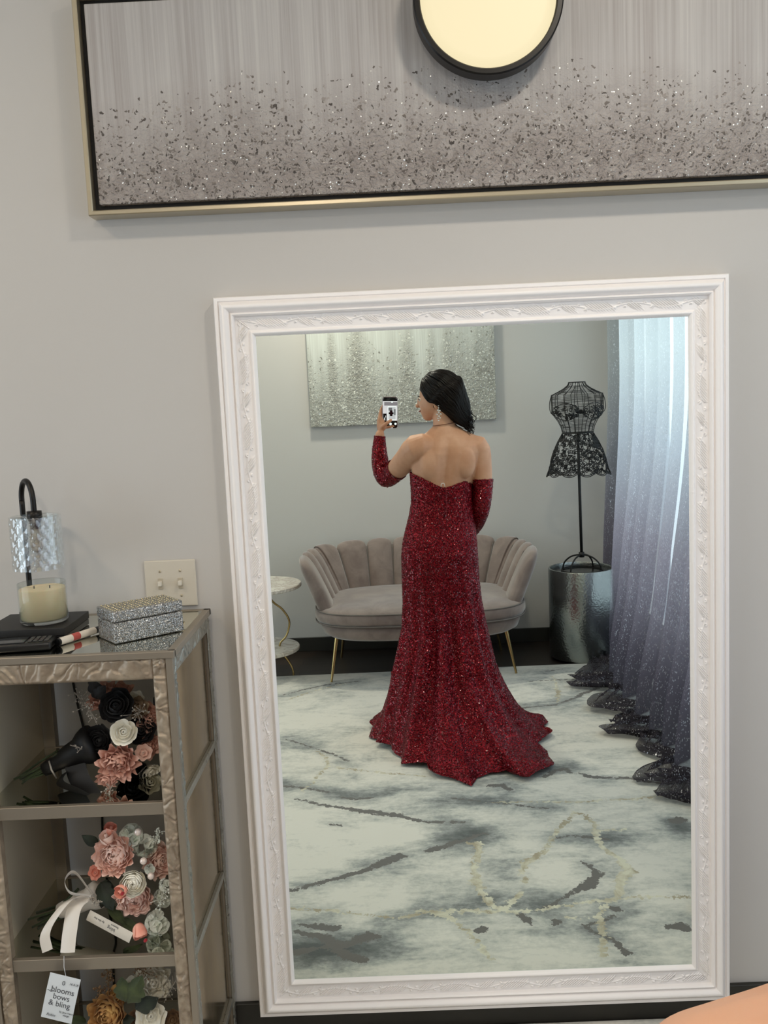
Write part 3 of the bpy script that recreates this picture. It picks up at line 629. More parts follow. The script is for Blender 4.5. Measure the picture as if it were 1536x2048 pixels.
f_coral = fmat('coral', 'f9b8a2', 'ec9682'); f_mint = fmat('mint_white', 'fafcf4', 'e6eee2'); f_dry = fmat('dried_tan', '9a7b58', '7a5c40'); f_stem = fmat('stem', '3b4a26', '232d17')
f_ribb = P('black_satin', '060506', .55); f_satin = P('ivory_satin', 'e2dacf', .3, Sheen_Weight=.4); f_red = fmat('red_stamen', 'b3202a', '8a1420')
def put(mb, name, mat, parent, M):
    o = mb.build(name, mat); o.parent = parent; o.matrix_parent_inverse = Matrix(); o.matrix_local = parent_inv[parent.name] @ M; return o
parent_inv = {}
def bouquet(label, centre, group=None):
    o = empty('bouquet', centre, label, 'flowers', group); parent_inv[o.name] = Matrix.Translation(centre).inverted(); return o
def fl(parent, nm, mat, px, py, Y, rpx, face=(0, -1, .3), **kw):
    R = rpx*Y/1877; p = at(px, py, Y); c = parent.location; d = Vector(face)*1.2+(p-c).normalized()*.8
    return put(flower_mesh(R, **kw), nm, mat, parent, orient(p, d, px))
def tulip(parent, px, py, Y, rpx, d, mat=None):
    R = rpx*Y/1877; o = put(flower_mesh(R, rings=2, n0=3, dn=0, flare=-.1, ruffle=.02, openin=20, seed=int(px), squash=1.5), 'tulip', mat or f_coral, parent, orient(at(px, py, Y), d)); return o
def sprig(parent, mat, px0, py0, px1, py1, Y, n=26, r=.0022, spread=.012, name='sprig', seed=1):
    rr = np.random.default_rng(seed+int(px0)); a_, b_ = at(px0, py0, Y), at(px1, py1, Y); mb = MB(); c = parent.location
    pts = [Vector(a_).lerp(b_, t)-c for t in np.linspace(0, 1, 6)]; mb.tube([tuple(p) for p in pts], .0009, 5)
    for i in range(n):
        t = .2+.8*rr.random(); p = Vector(a_).lerp(b_, t)-c; q = p+Vector(rr.normal(size=3))*spread*.6; mb.tube([tuple(p), tuple((p+q)/2+Vector((0, 0, .001))), tuple(q)], .0005, 4); mb.ball(tuple(q), (r*rr.uniform(.5, 1.1),)*3, 6, 4)
    return mb.build(name, mat, parent)
def leaf(parent, mat, px, py, Y, L, Wd, d_axis, nrm, lobes=0, name='leaf'):
    U, V = np.meshgrid(np.linspace(0, 1, 19), np.linspace(-1, 1, 9), indexing='ij')
    prof_ = np.sin(pi*U**.8)**.8*(1-.25*U); prof_ = prof_*(1+(.35*np.abs(np.sin(U*pi*lobes)) if lobes else 0))
    x = L*U+(.18*L*np.abs(V)*U if lobes else 0); y = Wd*V*prof_; z = .12*L*np.sin(U*2.2)-.25*Wd*np.abs(V)+.02*L*np.sin(V*9+U*7)*0.6
    mb = MB().grid(np.stack([x, y, z], -1)); ax_ = Vector(d_axis).normalized(); nz = Vector(nrm); nz = (nz-ax_*nz.dot(ax_)).normalized(); yy = nz.cross(ax_)
    M = Matrix((( ax_.x, yy.x, nz.x, 0), (ax_.y, yy.y, nz.y, 0), (ax_.z, yy.z, nz.z, 0), (0, 0, 0, 1))); M.translation = at(px, py, Y)
    return put(mb, name, mat, parent, M)
def stems(parent, A, B, n, r=.0028, spreadA=.012, spreadB=.02):
    rr = np.random.default_rng(n); c = parent.location
    for i in range(n):
        a_ = Vector(A)-c+Vector(rr.normal(size=3))*spreadA*.5; b_ = Vector(B)-c+Vector(rr.normal(size=3))*spreadB*.5; m_ = (a_+b_)/2*1+Vector(rr.normal(size=3))*.003
        MB().tube([tuple(a_), tuple(m_), tuple(b_)], r*rr.uniform(.8, 1.15), 7).build('stem', f_stem, parent)
def wrap(parent, A, B, r0, r1, mat, name='ribbon_wrap', waves=.08):
    A = np.array(A)-np.array(parent.location); B = np.array(B)-np.array(parent.location); n = 10; t = np.linspace(0, 1, n)
    return MB().tube([A+(B-A)*q for q in t], [(r0+(r1-r0)*q**1.6)*(1+waves*math.sin(q*17)) for q in t], 18).build(name, mat, parent)
def ribbon(parent, pts, width, mat, wdir, name='ribbon_tail', n=26, twist=0):
    P3 = catmull([np.array(p)-np.array(parent.location) for p in pts], n); wd = np.array(wdir, float); wd /= np.linalg.norm(wd); rows = []
    for i, p in enumerate(P3):
        ang = twist*i/n; R_ = Matrix.Rotation(ang, 3, 'Z'); w_ = np.array(R_ @ Vector(wd)); rows.append([p-w_*width/2, p-w_*width/6+np.array((0, -.001, 0)), p+w_*width/6+np.array((0, -.001, 0)), p+w_*width/2])
    return MB().grid(np.array(rows)).build(name, mat, parent)

B1 = bouquet('bouquet of black, dusty pink and white roses tied with black ribbon', (-.61, 1.965, .875))
Y1 = 1.93
c1 = {n: f_black for n in 'abc'}
fl(B1, 'black_rose', f_black, 232, 1412, Y1-.03, 33, seed=3, ruffle=.03, flare=.3)
fl(B1, 'black_rose', f_black, 197, 1482, Y1-.02, 30, seed=4, ruffle=.03, flare=.3)
fl(B1, 'black_rose', f_black, 282, 1460, Y1-.01, 26, seed=5, ruffle=.03)
fl(B1, 'black_rose', f_black, 265, 1545, Y1+.01, 32, face=(0, -1, -.2), seed=6)
fl(B1, 'white_rose', f_white, 247, 1464, Y1-.065, 24, seed=7, ruffle=.02, rings=5, face=(.1, -1, .35))
fl(B1, 'pink_peony', f_dusty, 236, 1527, Y1-.05, 37, seed=8, rings=6, ruffle=.12, dn=1.8, face=(0, -1, 0))
fl(B1, 'pink_peony', f_dusty, 212, 1562, Y1-.045, 20, seed=18, rings=4, ruffle=.12, dn=1.8, face=(-.2, -1, -.4))
fl(B1, 'pink_peony', f_dusty, 205, 1392, Y1+.03, 30, seed=9, rings=5, ruffle=.12, face=(-.2, -1, .6))
fl(B1, 'pink_peony', f_dusty, 302, 1435, Y1+.01, 26, seed=10, rings=5, ruffle=.12, face=(.6, -1, .3))
fl(B1, 'pink_peony', f_dusty, 300, 1492, Y1+.0, 24, seed=11, rings=5, ruffle=.12, face=(.6, -1, 0))
fl(B1, 'pink_peony', f_dusty, 240, 1385, Y1+.04, 24, seed=12, rings=4, ruffle=.12, face=(0, -1, .9))
fl(B1, 'cream_rosebud', fmat('champagne_bud', 'b09a80', '7d6650'), 276, 1415, Y1-.01, 20, seed=13, rings=4, ruffle=.08, face=(.4, -1, .4))
fl(B1, 'white_rosebud', f_white, 272, 1396, Y1+.02, 14, seed=14, rings=3)
fl(B1, 'white_rosebud', f_white, 300, 1545, Y1+.02, 22, seed=15, rings=4, face=(.4, -1, -.4))
fl(B1, 'pink_rosebud', f_pink, 287, 1505, Y1-.03, 15, seed=16, rings=3)
sprig(B1, f_sprig, 185, 1420, 148, 1385, Y1, 34, .0022, .016); sprig(B1, f_sprig, 195, 1450, 175, 1410, Y1-.03, 30, .002, .014, seed=3); sprig(B1, f_sprig, 225, 1570, 208, 1605, Y1-.06, 30, .002, .014, seed=5); sprig(B1, f_sprig, 285, 1420, 275, 1430, Y1-.04, 26, .0022, .014, seed=6)
leaf(B1, f_black, 200, 1400, Y1, .05, .014, (-.3, 0, 1), (0, -1, 0), 3); leaf(B1, f_black, 190, 1395, Y1-.01, .03, .012, (.6, 0, .6), (0, -1, 0), 2); leaf(B1, f_black, 306, 1410, Y1, .03, .012, (.5, 0, .3), (0, -1, .3), 2)
sA, sB = at(42, 1558, 1.905), at(118, 1520, 1.92)
stems(B1, sA, sB, 12)
wrap(B1, at(88, 1540, 1.91), at(190, 1485, 1.925), .014, .045, f_ribb)
MB().tube([tuple(Vector(at(98, 1522, 1.90))-B1.location), tuple(Vector(at(103, 1540, 1.885))-B1.location), tuple(Vector(at(113, 1556, 1.90))-B1.location)], .0018, 8).build('silver_band', f_sprig, B1)
sprig(B1, f_sprig, 140, 1490, 165, 1498, 1.885, 16, .0016, .006, 'rhinestone_pin', 8)
ribbon(B1, [at(130, 1545, 1.90), at(120, 1565, 1.885), at(150, 1580, 1.875), at(172, 1592, 1.87)], .05, f_ribb, (.5, -.6, .4))
ribbon(B1, [at(150, 1530, 1.90), at(160, 1560, 1.885), at(185, 1593, 1.875)], .045, f_ribb, (.9, 0, .2))

B2 = bouquet('bouquet of peach peonies, coral tulips and white ranunculus with an ivory bow', (-.60, 1.95, .565))
Y2 = 1.91
fl(B2, 'peach_peony', f_pink, 227, 1712, Y2-.05, 43, seed=21, rings=7, ruffle=.07, dn=1.5, flare=.2, face=(-.1, -1, .15))
fl(B2, 'peach_peony', f_pink, 268, 1800, Y2-.04, 40, seed=22, rings=7, ruffle=.07, dn=1.5, flare=.2, face=(.1, -1, -.15))
fl(B2, 'peach_peony', f_pink, 322, 1722, Y2+.0, 32, seed=23, rings=6, ruffle=.1, face=(.6, -1, 0))
fl(B2, 'white_ranunculus', f_white, 266, 1768, Y2-.085, 30, seed=24, rings=8, n0=4, ruffle=.01, flare=.12, dn=.9, face=(.1, -1, .1))
fl(B2, 'coral_rosebud', f_coral, 190, 1745, Y2-.01, 14, seed=33, rings=3)
tulip(B2, 240, 1784, Y2-.095, 18, (-.3, -1, .1)); tulip(B2, 212, 1672, Y2-.04, 18, (-.15, -.4, 1), f_pink); tulip(B2, 222, 1655, Y2-.02, 16, (.2, -.3, 1), f_coral); tulip(B2, 282, 1870, Y2-.07, 20, (.4, -.6, -.8))
for q, (x, y) in enumerate(((240, 1784), (286, 1878))):
    put(MB().ball((0, 0, 0), (.004, .003, .006)), 'tulip_throat', f_red, B2, orient(at(x+5, y+3, Y2-.115+.02*q), (0, -1, 0)))
def cluster(parent, mat, px, py, Y, rpx, n, r, name, seed=0):
    rr = np.random.default_rng(seed+int(px)); mb = MB(); c = Vector(at(px, py, Y))-parent.location; R = rpx*Y/1877
    for i in range(n):
        d = Vector(rr.normal(size=3)).normalized(); d.y = -abs(d.y)
        f = flower_mesh(r*rr.uniform(.8, 1.2), rings=1, n0=4, dn=0, flare=.5, ruffle=.0, openin=20, seed=i)
        M = orient(c+d*R*rr.uniform(.75, 1), d); V = np.concatenate(f.v); V = np.array([tuple(M @ Vector(v_)) for v_ in V]); mb.add(V, f.f)
    return mb.build(name, mat, parent)
cluster(B2, f_mint, 262, 1672, Y2-.0, 24, 22, .010, 'hydrangea'); cluster(B2, f_mint, 290, 1690, Y2+.0, 24, 20, .010, 'hydrangea'); cluster(B2, f_mint, 315, 1845, Y2-.01, 26, 26, .010, 'hydrangea'); cluster(B2, f_mint, 325, 1795, Y2+.02, 20, 14, .009, 'hydrangea')
cluster(B2, f_mint, 300, 1738, Y2-.03, 12, 12, .005, 'filler_sprig'); cluster(B2, f_mint, 330, 1770, Y2-.02, 14, 14, .005, 'filler_sprig')
sprig(B2, f_mint, 310, 1690, 320, 1660, Y2-.02, 26, .0025, .012, seed=2); sprig(B2, f_mint, 318, 1815, 330, 1775, Y2-.03, 26, .0025, .012, seed=4)
for q in ((287, 1722), (302, 1752), (276, 1664)): MB().ball(tuple(Vector(at(q[0], q[1], Y2-.075))-B2.location), .0075).build('pearl', P('pearl', 'e9d9cf', .15, .2), B2)
leaf(B2, f_dark, 196, 1690, Y2-.02, .04, .013, (-.7, 0, .5), (0, -1, .3)); leaf(B2, f_dark, 200, 1765, Y2-.03, .055, .018, (.4, -.2, -.8), (0, -1, .3), 3); leaf(B2, f_dark, 215, 1760, Y2-.02, .05, .016, (-.2, -.2, -.8), (0, -1, 0), 2); leaf(B2, f_green, 215, 1810, Y2-.02, .06, .012, (.5, 0, -.6), (0, -1, .4)); leaf(B2, f_green, 240, 1840, Y2-.02, .05, .012, (.6, 0, -.3), (0, -1, .4))
stems(B2, at(72, 1840, 1.93), at(200, 1790, 1.93), 14, .003, .02, .03)
wrap(B2, at(120, 1822, 1.925), at(205, 1785, 1.92), .016, .032, f_satin)
ribbon(B2, [at(185, 1790, 1.87), at(150, 1745, 1.85), at(130, 1760, 1.84), at(140, 1785, 1.845), at(178, 1792, 1.86)], .030, f_satin, (.25, -.6, .5), 'bow_loop', 30)
ribbon(B2, [at(180, 1790, 1.865), at(140, 1800, 1.85), at(108, 1835, 1.835), at(90, 1870, 1.825), at(95, 1902, 1.82)], .026, f_satin, (.8, -.1, .35))
ribbon(B2, [at(178, 1795, 1.865), at(150, 1815, 1.85), at(140, 1860, 1.83), at(135, 1905, 1.815)], .034, f_satin, (.9, -.2, .1))
sprig(B2, f_sprig, 175, 1797, 198, 1806, 1.845, 40, .0018, .006, 'rhinestone_pin', 9)

B3 = bouquet('bouquet with a golden brown peony, cream flowers and green leaves, lowest of the three', (-.60, 1.95, .235))
Y3 = 1.90
fl(B3, 'golden_peony', f_gold, 213, 2032, Y3-.05, 43, seed=41, rings=7, ruffle=.06, dn=1.4, flare=.2, face=(-.1, -1, .2))
fl(B3, 'golden_peony', f_gold, 232, 1995, Y3, 22, seed=42, rings=4, face=(0, -1, .5))
fl(B3, 'white_peony', f_white, 305, 1965, Y3, 34, seed=43, rings=5, ruffle=.1, face=(.3, -1, .4)); fl(B3, 'white_peony', f_white, 262, 1978, Y3+.03, 22, seed=44, rings=4, face=(0, -1, .5))
fl(B3, 'white_peony', f_white, 302, 2032, Y3-.04, 28, seed=45, rings=4, ruffle=.06, face=(.2, -1, 0)); fl(B3, 'bronze_flower', f_dry, 345, 2040, Y3-.02, 18, seed=46, rings=4)
fl(B3, 'bronze_flower', f_dry, 270, 2045, Y3-.01, 22, seed=47, rings=4)
leaf(B3, f_green, 255, 2008, Y3-.07, .062, .022, (.45, 0, .8), (0, -1, .1), 3); leaf(B3, f_green, 250, 2005, Y3-.07, .05, .018, (-.05, 0, 1), (0, -1, .1), 3); leaf(B3, f_dark, 270, 2020, Y3-.05, .05, .018, (.8, 0, .4), (0, -1, .1), 2); leaf(B3, f_green, 172, 2045, Y3-.01, .05, .014, (-1, 0, .2), (0, -1, .3)); leaf(B3, f_dark, 235, 2042, Y3-.03, .04, .014, (.8, 0, .1), (0, -1, .3))
sprig(B3, f_dry, 218, 1990, 214, 1935, Y3, 46, .0026, .010, seed=2); sprig(B3, f_dry, 205, 2000, 198, 1975, Y3-.01, 30, .0024, .010, seed=3); sprig(B3, f_dry, 300, 1950, 265, 1930, Y3-.02, 34, .0022, .014, seed=4); sprig(B3, f_sprig, 330, 2000, 352, 1960, Y3-.02, 26, .002, .016, seed=5)
stems(B3, at(120, 2110, 1.93), at(200, 2050, 1.93), 8, .003, .02, .03)

# cards
M_card = P('white_card', 'd8dde0', .5); M_ink = P('grey_ink', '4a4c52', .6)
def text_obj(body, size, mat, parent, M, name='lettering', shear=0):
    c = bpy.data.curves.new(name, 'FONT'); c.body = body; c.size = size; c.extrude = .0001; c.align_x = 'CENTER'; c.shear = shear; c.materials.append(mat)
    o = bpy.data.objects.new(name, c); COL.objects.link(o); o.parent = parent; o.matrix_local = M
    bpy.context.view_layer.update(); me = bpy.data.meshes.new_from_object(o.evaluated_get(bpy.context.evaluated_depsgraph_get())); bpy.data.objects.remove(o)
    o = bpy.data.objects.new(name, me); COL.objects.link(o); o.parent = parent; o.matrix_local = M; return o
def card(name, label, cat, P00, P10, P01, lines, mat=M_card, string=None):
    """P00 lower left, P10 lower right, P01 upper left (world)"""
    x = (P10-P00); y = (P01-P00); W_, H_ = x.length, y.length; xa = x.normalized(); za = xa.cross(y).normalized(); ya = za.cross(xa)
    sk = y.dot(xa)
    M = Matrix(((xa.x, ya.x, za.x, 0), (xa.y, ya.y, za.y, 0), (xa.z, ya.z, za.z, 0), (0, 0, 0, 1))); M.translation = P00
    o = bpy.data.objects.new(name, None); COL.objects.link(o); o.matrix_world = M; o.empty_display_size = .03; tag(o, label, cat)
    hh_ = y.dot(ya); U, V = np.meshgrid(np.linspace(0, 1, 8), np.linspace(0, 1, 8), indexing='ij'); bow = .002*np.sin(pi*V)
    X_ = U*W_; Yv_ = V*hh_; mb = MB(); F0 = np.stack([X_, Yv_, bow+.0004], -1); F1 = np.stack([X_, Yv_, bow], -1); mb.grid(F0); mb.grid(F1); mb.build('paper', mat, o)
    for body, cx_, cy_, sz, sh_ in lines: text_obj(body, sz, M_ink, o, Matrix.Translation((cx_*W_, cy_*hh_, .0026)), shear=sh_)
    if string is not None:
        mi = M.inverted(); MB().tube([tuple(mi @ Vector(q)) for q in string], .0006, 6).build('string', M_card, o)
    return o
ty = 1.79
P01, P11, P10, P00 = at(116, 1948, ty), at(179, 1964, ty-.004), at(143, 2048, ty-.012), at(82, 2033, ty-.008)
card('price_tag', 'white price tag hanging from a string below the ivory ribbon bow', 'tag', P00, P10, P01+(P01-P00)*0, [('0', .50, .80, .013, 0), ('blooms', .52, .62, .0165, 0), ('bows', .52, .475, .0165, 0), ('& bling', .50, .32, .0165, 0), ('~o~', .16, .60, .010, 0), ('16.618', .82, .84, .007, .2), ('by Jane Henry', .78, .2, .0055, .2), ('design', .78, .14, .0055, .2), ('Robin', .30, .08, .008, .3)],
     string=[P01.lerp(P11, .25), at(128, 1935, 1.80), at(128, 1912, 1.815)])
Q = [at(255, 1873, 1.835), at(168, 1846, 1.845), at(182, 1822, 1.86)]
card('gift_card', 'white printed card tucked upside down beside the ivory ribbon of the peach bouquet', 'card', at(267, 1866, 1.835), at(181, 1820, 1.855), at(260, 1887, 1.832), [('bling', .45, .45, .010, 0), ('flowers', .40, .15, .006, 0), ('by the bay', .75, .3, .006, 0)], P('cream_card', 'd6cfc2', .5))

# ================================================================== the side of the room seen in the mirror
# ------------------------------------------------------------------ textured canvas on the back wall
ca = empty('canvas_painting', (.0775, BACK_Y, 1.42), 'unframed silver-grey textured canvas hanging above the sofa', 'painting')
MB().box(-.5725, .5725, .001, .036, 0, .76, .003).build('canvas', art_material('silver_texture_canvas', 0.0, .52, True, 5, False), ca, smooth=False)

# ------------------------------------------------------------------ channel-back sofa
SX, SY = .118, -1.0
sofa = empty('loveseat', (SX, SY, 0), 'small taupe velvet shell-back sofa with scalloped channels and brass legs', 'sofa')
half = [(0, -1.34), (.20, -1.34), (.36, -1.315), (.445, -1.24), (.480, -1.07), (.488, -.90), (.480, -.760)]
hp = catmull(half, 200); hp = hp[:, :2]
dl = np.r_[0, np.cumsum(np.hypot(*np.diff(hp, axis=0).T))]; Lh = dl[-1]
bounds = np.array([0, .143, .286, .41, .525, .635, .75, Lh])*1.0
def path(s):
    sg = 1 if s >= 0 else -1; a_ = abs(s); x = np.interp(a_, dl, hp[:, 0])*sg; y = np.interp(a_, dl, hp[:, 1])
    a2, a1 = min(a_+.01, Lh), max(a_-.01, 0); tx = (np.interp(a2, dl, hp[:, 0])-np.interp(a1, dl, hp[:, 0])); ty_ = (np.interp(a2, dl, hp[:, 1])-np.interp(a1, dl, hp[:, 1]))*sg
    if a_ < .01: tx, ty_ = 1, 0
    l = math.hypot(tx, ty_); return x, y, ty_/l, -tx/l       # outward normal (away from the seat)
def topz(a_): return np.interp(a_, [0, .45, .62, .8, Lh], [.722, .712, .708, .715, .700])
def channel(s0, s1):
    rows = []
    end = max(abs(s0), abs(s1)) >= Lh-1e-6
    for u in np.linspace(-1, 1, 17):
        s = (s0+s1)/2+(s1-s0)/2*u; x, y, nx_, ny_ = path(s); cl_ = 1-abs(u)**2.6; zt = topz(abs(s))-.045*(1-(1-abs(u)**2.4)**.5)
        thick = .040+.055*cl_**.6; loop = []
        for q in np.linspace(0, 2*pi, 30, endpoint=False):
            cz, cn = math.sin(q), math.cos(q); zz = (abs(cz)**.55)*np.sign(cz); nn = (abs(cn)**.75)*np.sign(cn)
            z = .335+(zt-.335)*(zz+1)/2
            lean = .014+.155*(max(z-.33, 0)/.39)**1.1; off = nn*thick/2*(1-.1*zz)
            loop.append((x-0+nx_*(lean+off), y-SY+ny_*((lean*.55 if abs(s) < .5 else lean)+off), z))
        rows.append(loop)
    return MB().loft(rows)
alls = [(-b1, -b0) for b0, b1 in zip(bounds[:-1], bounds[1:])][::-1]+list(zip(bounds[:-1], bounds[1:]))
for s0, s1 in alls: channel(s0, s1).build('back_channel', M_velvet, sofa)
for s in sorted(set([-b for b in bounds[:-1]]+list(bounds[:-1]))):
    x, y, nx_, ny_ = path(s); zt = topz(abs(s)); pts = []
    for z in np.linspace(.40, zt-.04, 14):
        lean = .014+.155*(max(z-.33, 0)/.39)**1.1; off = -.0235; pts.append((x+nx_*(lean+off), y-SY+ny_*((lean*.55 if abs(s) < .5 else lean)+off), z))
    MB().tube(pts, .0032, 6).build('piping', M_piping, sofa)
def sup(ax_, by_, e, n=72, cy=0., fl_=0):
    q = np.linspace(0, 2*pi, n, endpoint=False); c, s = np.cos(q), np.sin(q); return np.stack([ax_*np.sign(c)*np.abs(c)**(2/e), cy+by_*np.sign(s)*np.abs(s)**(2/e)], 1)
def cushion(prof, e, mat, name, cy):
    mb = MB(); rings = []
    for k_, z in prof:
        r = sup(.600*k_ if k_ > 0 else .01, .395*k_-(1-k_)*0 if k_ > 0 else .01, e, cy=cy); crown = z; rings.append(np.c_[r, np.full(len(r), crown)])
    return mb.loft(rings).build(name, mat, sofa)
cushion([(.93, .350), (.985, .356), (1.0, .372), (1.0, .398), (.985, .416), (.93, .430), (.8, .443), (.55, .455), (.25, .460), (.01, .461)], 3.4, M_velvet, 'seat_cushion', .015)
cushion([(.01, .255), (.78, .256), (.87, .262), (.925, .28), (.945, .31), (.955, .349), (.01, .35)], 3.4, M_velvet, 'seat_base', .015)
for z, kk in ((.352, .992), (.418, .987)):
    r = sup(.600*kk, .395*kk, 3.4, cy=.015); MB().tube(np.c_[r, np.full(len(r), z)], .0045, 6, closed=True).build('seat_piping', M_piping, sofa)
for (tx, ty_, fx, fy) in ((-.475, .19, -.516, .250), (.475, .19, .523, .230), (-.45, -.26, -.488, -.285), (.45, -.26, .50, -.29)):
    lg = MB().tube([(tx, ty_, .262), (fx, fy, .0125 if fy > 0 else .001)], [.0125, .0065], 16).build('leg', M_gold, sofa, angle=50)

# ------------------------------------------------------------------ round marble side table
tb = empty('side_table', (-.80, -.93, 0), 'round two-tier white marble side table with thin curved brass frame beside the sofa', 'table')
for z, r in ((.553, .245), (.185, .215)):
    MB().lathe([(.001, z-.022), (r-.004, z-.022), (r, z-.018), (r, z-.004), (r-.004, z), (.001, z)], 72).build('table_top', M_marble, tb, angle=40)
for i in range(3):
    a0 = i*2*pi/3+.05; pts = []
    for z, r in ((.531, .03), (.45, .075), (.40, .13), (.33, .165), (.25, .145), (.21, .11), (.186, .10)): pts.append((r*math.cos(a0), r*math.sin(a0), z))
    MB().tube(catmull(pts, 40), .006, 10).build('curved_bar', M_gold, tb)
    pts = [(.10*math.cos(a0), .10*math.sin(a0), .163), (.15*math.cos(a0), .15*math.sin(a0), .09), (.17*math.cos(a0), .17*math.sin(a0), .04), (.17*math.cos(a0), .17*math.sin(a0), .001)]
    MB().tube(catmull(pts, 24), .006, 10).build('leg', M_gold, tb)

# ------------------------------------------------------------------ hammered metal drum
DX, DY, DR, DH = 1.078, -1.092, .190, .540
dr = empty('drum_table', (DX, DY, 0), 'tall hammered silver metal drum standing by the curtain with the dress form on top', 'table')
MB().lathe([(.001, .0125), (DR-.004, .0125), (DR, .018), (DR, DH-.006), (DR-.003, DH), (DR-.010, DH), (DR-.013, DH-.006), (DR-.013, DH-.022)], 120).build('body', M_drum, dr, angle=40)
MB().lathe([(DR-.0125, DH-.024), (.001, DH-.024), (.001, DH-.020), (DR-.0125, DH-.020)], 80).build('top', M_drumtop, dr, angle=40)

# ------------------------------------------------------------------ wire dress form
mf = empty('dress_form', (1.084, -1.09, DH-.0195), 'black wire mannequin torso with scrollwork bra and skirt on a tall pole', 'mannequin')
z0 = DH-.0195
MB().tube([(0.118*math.cos(q), .118*math.sin(q), .005) for q in np.linspace(0, 2*pi, 48, endpoint=False)], .005, 8, closed=True).build('base_ring', M_wire, mf)
for a0 in (.5, 2.35, 3.64, 5.5):
    pts = [(r*math.cos(a0), r*math.sin(a0), z) for r, z in ((.118, .005), (.105, .045), (.07, .078), (.03, .092), (.0, .094))]
    MB().tube(catmull(pts, 24), .0048, 8).build('base_arch', M_wire, mf)
MB().tube([(0, 0, .085), (-.004, 0, .45), (-.008, 0, .81)], .0085, 14).build('pole', M_wire, mf)
MB().tube([(0, 0, .080), (0, 0, .11)], .016, 14).build('collar', M_wire, mf)
ox = -.008
BP = [(1.620, .047, .046), (1.605, .052, .048), (1.585, .078, .055), (1.567, .112, .062), (1.550, .149, .066), (1.525, .151, .078), (1.49, .150, .095), (1.455, .149, .108), (1.43, .135, .100), (1.40, .113, .085), (1.365, .096, .074), (1.33, .0885, .068)]
def bodyr(z):
    zs = [b_[0] for b_ in BP][::-1]; return np.interp(z, zs, [b_[1] for b_ in BP][::-1]), np.interp(z, zs, [b_[2] for b_ in BP][::-1])
def bpt(z, q, e=2.0, off=0):
    a_, b_ = bodyr(z); c, s = np.cos(q), np.sin(q); front = np.where(s > 0, 1.0, .85)
    bust = .018*np.exp(-((z-1.455)/.045)**2)*(np.exp(-((c-.45)/.28)**2)+np.exp(-((c+.45)/.28)**2))*(s > 0)
    return np.stack([ox+(a_+off)*np.sign(c)*np.abs(c)**(2/e), (b_*front+bust+off)*np.sign(s)*np.abs(s)**(2/e), z-z0+0*q], -1)
mb = MB()
for q in (.22, .62, .95, 1.25, 1.47, 1.67, 1.9, 2.2, 2.52, 2.92, 3.3, 3.8, 4.3, 4.7, 5.1, 5.6, 6.0):
    zz = np.linspace(1.62, 1.33, 34); mb.tube(np.array([bpt(z, np.array(q)) for z in zz]), .0019, 5)
mb.build('vertical_wires', M_wire, mf)
mb = MB()
for z in np.arange(1.335, 1.60, .0048):
    if 1.405 < z < 1.50 and int(z*1000) % 3: pass
    q = np.linspace(0, 2*pi, 40, endpoint=False)+.0; P3 = bpt(z+rng.normal()*.0006, q); P3[:, 2] += .0015*np.sin(q*3+z*90); mb.tube(P3, .0008, 4, closed=True)
tag(mb.build('wound_wire', M_wire, mf), kind='stuff')
for z, r in ((1.62, .0026), (1.33, .0034)): MB().tube(bpt(z, np.linspace(0, 2*pi, 48, endpoint=False)), r, 8, closed=True).build('rim_wire', M_wire, mf)
for sgn in (-1, 1):       # armhole outlines
    pts = [(ox+sgn*.147, .0, 1.553-z0), (ox+sgn*.152, .035, 1.51-z0), (ox+sgn*.151, .05, 1.47-z0), (ox+sgn*.149, .0, 1.445-z0), (ox+sgn*.151, -.045, 1.47-z0), (ox+sgn*.152, -.035, 1.51-z0)]
    MB().tube(catmull(pts+[pts[0]], 40), .0022, 6).build('armhole_wire', M_wire, mf)
def curl(fn, u0, v0, r, turns, a0, rad, mb, hand=1):
    t = np.linspace(0, 1, 16); rr = r*(1-t*.85); an = a0+hand*t*turns*2*pi; pts = np.array([fn(u0+rr[i]*math.cos(an[i]), v0+rr[i]*math.sin(an[i])) for i in range(16)]); mb.tube(pts, rad, 4, cap=False)
# bra cups : surface coordinates (metres across, metres up)
for sgn in (-1, 1):
    def f_cup(u, v, sgn=sgn):
        z = 1.452+v; a_, b_ = bodyr(z); c = np.clip(u/max(a_, .01), -1, 1); q = math.acos(c); return bpt(z, np.array(q), off=.003)
    mb = MB(); rr = random.Random(5+sgn)
    for i in range(34):
        t, s_ = rr.uniform(0, 1), rr.uniform(-1, 1); u = sgn*(.015+.125*t); hgt_ = .040*math.sin(pi*min(1, .15+.75*t))**.8
        curl(f_cup, u, .002+s_*hgt_, rr.uniform(.007, .014), rr.uniform(.8, 1.3), rr.uniform(0, 6.3), .0028, mb, rr.choice((-1, 1)))
    top = [f_cup(sgn*(.012+.13*t), .004+.046*math.sin(pi*min(1, .08+.8*t))) for t in np.linspace(0, 1, 20)]; bot = [f_cup(sgn*(.012+.13*t), -.002-.044*math.sin(pi*min(1, .08+.85*t))) for t in np.linspace(0, 1, 20)]
    mb.tube(np.array(top), .0022, 5).tube(np.array(bot), .0022, 5); mb.build('bra_cup', M_wire, mf)
mb = MB(); mb.ball((ox, .098, 1.452-z0), (.013, .006, .013)); mb.ball((ox-.016, .096, 1.452-z0), (.014, .005, .009)); mb.ball((ox+.016, .096, 1.452-z0), (.014, .005, .009)); mb.build('bow', M_wire, mf)
